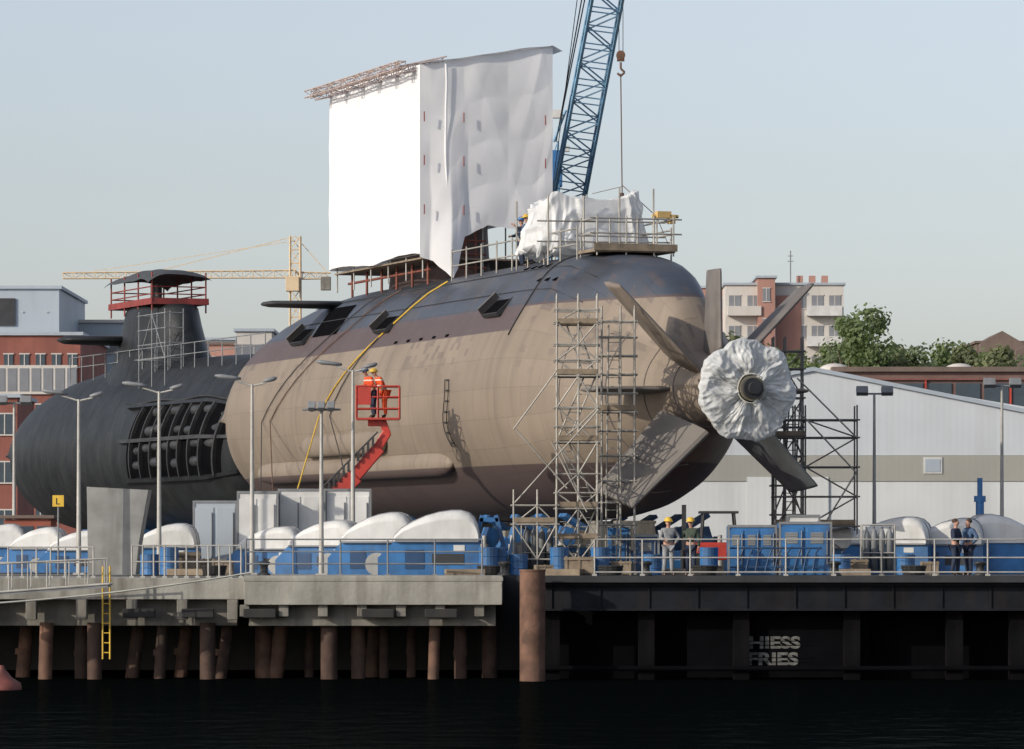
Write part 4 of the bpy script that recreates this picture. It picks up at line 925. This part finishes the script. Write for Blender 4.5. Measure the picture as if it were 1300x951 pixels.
# ------------------------------------------------------------------ BUILDINGS
YS=232
sd=T('warehouse',(0,YS,3.17),'long white metal clad warehouse with sloping roofline','warehouse')
def q2(px,py): return (X(px,YS),Z(py,YS)-3.17)
ridge=q2(1032,471)
zb1=Z(578,YS)-3.17; zb2=Z(611,YS)-3.17
sl_=(Z(524,YS)-Z(471,YS))/(X(1300,YS)-X(1032,YS))
xr=X(1620,YS)
def rz_(x): return ridge[1]+sl_*abs(x-ridge[0])
xs_=X(940,YS)
P('upper_wall',M().prism([(xs_-6,zb1),(xr,zb1),(xr,max(zb1+.3,rz_(xr))),ridge,(xs_-6,rz_(xs_-6))],0,40),shed,sd)
P('wall_band',M().prism([(xs_-6,zb2),(xr,zb2),(xr,zb1-.01),(xs_-6,zb1-.01)],-.05,40),shedband,sd)
P('lower_wall',M().prism([(xs_-6,0),(xr,0),(xr,zb2-.01),(xs_-6,zb2-.01)],0,40),shedlow,sd)
P('verge_trim',M().prism([(ridge[0],ridge[1]),(ridge[0],ridge[1]+.2),(xr,rz_(xr)+.2),(xr,rz_(xr))],-.15,40).prism([(xs_-6,rz_(xs_-6)),(xs_-6,rz_(xs_-6)+.2),(ridge[0],ridge[1]+.2),(ridge[0],ridge[1])],-.15,40),clad,sd)
wx=X(1184,YS); wz=Z(591,YS)-3.17
wn=P('window',M().box((wx,-.07,wz),(.92,.06,.8)),white,sd); P('pane',M().box((wx,-.11,wz),(.74,.03,.62)),clad,wn)
P('roller_door',M().box((X(1000,YS),-.06,2.2),(4,.08,4.4)),shedlow,sd)
YF=290
fb=T('factory_building',(X(1210,YF),YF,3.17),'low dark red factory with long window strips and roof vents','factory')
hF=Z(472,YF)-3.17
fwall=paint('factory_brown_red',(.18,.11,.095),.9,.2,.6); fredd=paint('dull_red_trim',(.20,.085,.07),.8,.2)
P('wall',M().box((0,15,hF/2),(14.5,30,hF)),fwall,fb); P('roof',M().box((0,15,hF+.15),(14.9,30.6,.3)),roofm,fb)
wf=M().box((0,-.05,0),(1.5,.08,1.6)); f=None
for i in range(8):
    l=(-6.1+i*1.75,0,hF-1.5)
    if f is None: f=P('window',wf,glass,fb,loc=l)
    else: dup(f,loc=l,parent=fb)
for px in(1222,1062): 
    b=M(); b.sphere((X(px,YF)-X(1210,YF),2,hF+.1),1.0,0,16,8,(1.0,1,.5),zmin=0); P('roof_vent',b,hazewhite,fb)
P('window_lintel',M().box((0,-.15,hF-.45),(14.5,.1,.12)),fredd,fb)
for x in(-7.2,-1.7,3.5): P('pilaster',M().box((x,-.15,hF-1.6),(.1,.1,2.2)),red,fb)
YA=450
def block(px0,px1,py,mat,label,Y,cols,rows,name='apartment_building',depth=14,wm=glass,ww=1.1,wh=1.3,step=2.9,roof=None,cat='building'):
    x0_,x1_=X(px0,Y),X(px1,Y); w_=x1_-x0_; h=Z(py,Y)-3.17; r=T(name,((x0_+x1_)/2,Y,3.17),label,cat)
    P('wall',M().box((0,depth/2,h/2),(w_,depth,h)),mat,r); P('roof',M().box((0,depth/2,h+.12),(w_+.4,depth+.4,.22)),roof or clad,r)
    f=None
    for i in range(cols):
        for j in range(rows):
            l=(-w_/2+w_*(i+.5)/cols,0,h-1.6-j*step)
            if f is None:
                f=P('window',M().box((0,-.04,0),(ww,.06,wh)),wm,r,loc=l); P('frame',M().box((0,-.075,wh/2),(ww+.1,.04,.08)).box((0,-.075,-wh/2),(ww+.1,.04,.08)).box((0,-.075,0),(.06,.04,wh)),hazewhite,f)
            else: dup(f,loc=l,parent=r)
    return r,h,w_
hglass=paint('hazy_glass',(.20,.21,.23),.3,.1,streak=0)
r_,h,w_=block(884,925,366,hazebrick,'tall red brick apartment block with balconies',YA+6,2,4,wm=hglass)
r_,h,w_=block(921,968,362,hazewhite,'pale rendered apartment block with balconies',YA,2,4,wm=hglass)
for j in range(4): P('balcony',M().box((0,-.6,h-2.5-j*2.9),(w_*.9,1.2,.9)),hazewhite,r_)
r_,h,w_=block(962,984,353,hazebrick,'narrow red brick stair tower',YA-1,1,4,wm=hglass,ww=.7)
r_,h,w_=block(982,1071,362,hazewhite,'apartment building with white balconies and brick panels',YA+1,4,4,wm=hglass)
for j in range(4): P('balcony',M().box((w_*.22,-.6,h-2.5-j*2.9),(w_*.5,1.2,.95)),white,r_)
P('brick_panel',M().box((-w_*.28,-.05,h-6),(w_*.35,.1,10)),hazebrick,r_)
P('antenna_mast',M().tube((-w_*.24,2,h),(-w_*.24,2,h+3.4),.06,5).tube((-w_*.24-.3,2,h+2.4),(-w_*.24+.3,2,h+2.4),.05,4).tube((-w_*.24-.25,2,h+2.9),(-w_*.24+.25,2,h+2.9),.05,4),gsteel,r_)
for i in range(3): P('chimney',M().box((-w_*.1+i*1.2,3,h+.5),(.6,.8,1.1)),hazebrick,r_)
block(1060,1135,452,hazebrick,'brown brick house row behind trees',420,4,2,wm=hglass,roof=roofm)
block(1240,1330,436,roofm,'dark brown gabled house behind the factory',430,4,2,wm=hglass,roof=roofm)
for px0,px1,p0,p1,Y in((1245,1300,436,420,428),(1120,1165,462,440,415),(1290,1360,445,425,425)):
    a,c=X(px0,Y),X(px1,Y); b=M().prism([(a,0),(c,0),(c,Z(p0,Y)-3.17),((a+c)/2,Z(p1,Y)-3.17),(a,Z(p0,Y)-3.17)],0,12); S('gabled_house',b,roofm,(0,Y,3.17),'brown tiled gabled house in the distance','house')
r_,h,w_=block(-60,102,426,brick,'red brick workshop with white framed window band',310,8,4,'brick_workshop',20,step=3.3,ww=.6,wh=.8)
wb=P('window_band',M().box((0,-.12,h-2.9),(w_-.4,.1,1.9)),hazewhite,r_)
for i in range(10): P('pane',M().box((-w_/2+.8+i*.78,-.19,h-2.9),(.6,.04,1.5)),hglass,wb)
r_,h,w_=block(-80,75,367,clad,'grey metal clad upper hall',330,5,1,'metal_hall',20,ww=.01,wh=.01,step=3)
P('louvre',M().box((X(5,330)-X(-2.5,330),-.1,h-1.6),(1.6,.1,1.9)),dsteel,r_)
block(70,160,410,clad,'low grey hall with curved roof light',345,5,1,'metal_hall',20,roof=hazewhite)
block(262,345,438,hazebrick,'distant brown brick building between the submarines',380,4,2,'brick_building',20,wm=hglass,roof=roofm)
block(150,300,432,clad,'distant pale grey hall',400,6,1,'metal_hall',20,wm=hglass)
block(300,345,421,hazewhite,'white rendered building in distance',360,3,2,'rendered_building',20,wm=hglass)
block(-10,22,505,brick,'brick annex with dark openings',285,1,3,'brick_annex',10)
# ------------------------------------------------------------------ trees
def leafmat(name,c):
    m,nt,p=newmat(name); tc=N(nt,'ShaderNodeTexCoord').outputs['Object']; n=noisef(nt,tc,.6,4)
    nt.links.new(MX(nt,MR(nt,n,.35,.65),tuple(x*.7 for x in c),tuple(x*1.35 for x in c)),p.inputs['Base Color']); p.inputs['Roughness'].default_value=.8
    t=N(nt,'ShaderNodeBsdfTranslucent'); t.inputs[0].default_value=(c[0]*1.7,c[1]*1.9,c[2],1); mx=N(nt,'ShaderNodeMixShader'); mx.inputs[0].default_value=.35
    nt.links.new(p.outputs[0],mx.inputs[1]); nt.links.new(t.outputs[0],mx.inputs[2]); nt.links.new(mx.outputs[0],nt.nodes['Material Output'].inputs[0]); return m
leafs=[leafmat('foliage_green',(.135,.175,.08)),leafmat('foliage_dark',(.115,.15,.08)),leafmat('foliage_olive',(.155,.17,.09))]  # leaf colours lifted, distance haze is mixed into them
bark=paint('bark',(.10,.075,.05),.9,.3)
def tree(seed,h,w_,mat):
    rnd=random.Random(seed); r=T('tree',(0,0,0),'leafy broad green tree','tree',group='trees behind the factory')
    b=M().tube((0,0,0),(.1,0,h*.4),.35,8,0,.22).tube((.1,0,h*.4),(0,.1,h*.8),.22,6,0,.08)
    for i in range(7):
        a=i*2.4; b.tube((.05,0,h*(.35+.05*i)),(math.cos(a)*w_*.3,math.sin(a)*w_*.3,h*(.55+.05*i)),.12,5,0,.03)
    P('trunk',b,bark,r)
    b=M(); cl=[]
    for i in range(44):
        a=rnd.uniform(0,6.28); k=rnd.random()**.6; zf=rnd.uniform(.32,.97); ww=w_*.5*math.sqrt(max(.1,1-((zf-.55)/.5)**2))
        cl.append((Vector((math.cos(a)*k*ww,math.sin(a)*k*ww,h*zf)),rnd.uniform(.6,1.35)*w_/9))
    for c,rr in cl:
        for i in range(140):
            d=Vector((rnd.gauss(0,1),rnd.gauss(0,1),rnd.gauss(0,.8))).normalized(); p_=c+d*rr*rnd.uniform(.55,1.15); s_=rnd.uniform(.10,.20)
            n_=(d+Vector((rnd.uniform(-.8,.8),rnd.uniform(-.8,.8),rnd.uniform(-.3,.9)))).normalized(); u=n_.orthogonal().normalized(); v_=n_.cross(u)
            b.add([p_-u*s_-v_*s_*.5,p_+u*s_-v_*s_*.6,p_+u*s_*.8+v_*s_*.7,p_-u*s_*.7+v_*s_*.6],[(0,1,2,3)],0)
    P('crown',b,mat,r); return r
tv=[tree(1,18.5,9,leafs[0]),tree(2,15.5,8,leafs[1]),tree(3,14,7,leafs[2])]
for t_,(px,Y,s_) in zip(tv,((1078,335,.97),(1170,345,.94),(1225,340,1.10))): t_.location=(X(px,Y),Y,3.17); t_.scale=(s_,)*3
for k,px,Y,s_ in((0,1048,345,.86),(1,1110,340,1.04),(2,1140,338,1.04),(1,1195,352,1.05),(0,1200,350,.87),(2,1255,342,1.10),(1,1275,350,.98),(2,945,360,1.22),(2,1020,350,1.05),(0,313,420,1.02),(1,330,430,1.15),(2,1310,350,1.0),(0,1230,360,.86),(2,1160,350,1.12)):
    dup(tv[k],(X(px,Y),Y,3.17),px*.7,scale=(s_*1.06,s_*1.06,s_))
print('done')
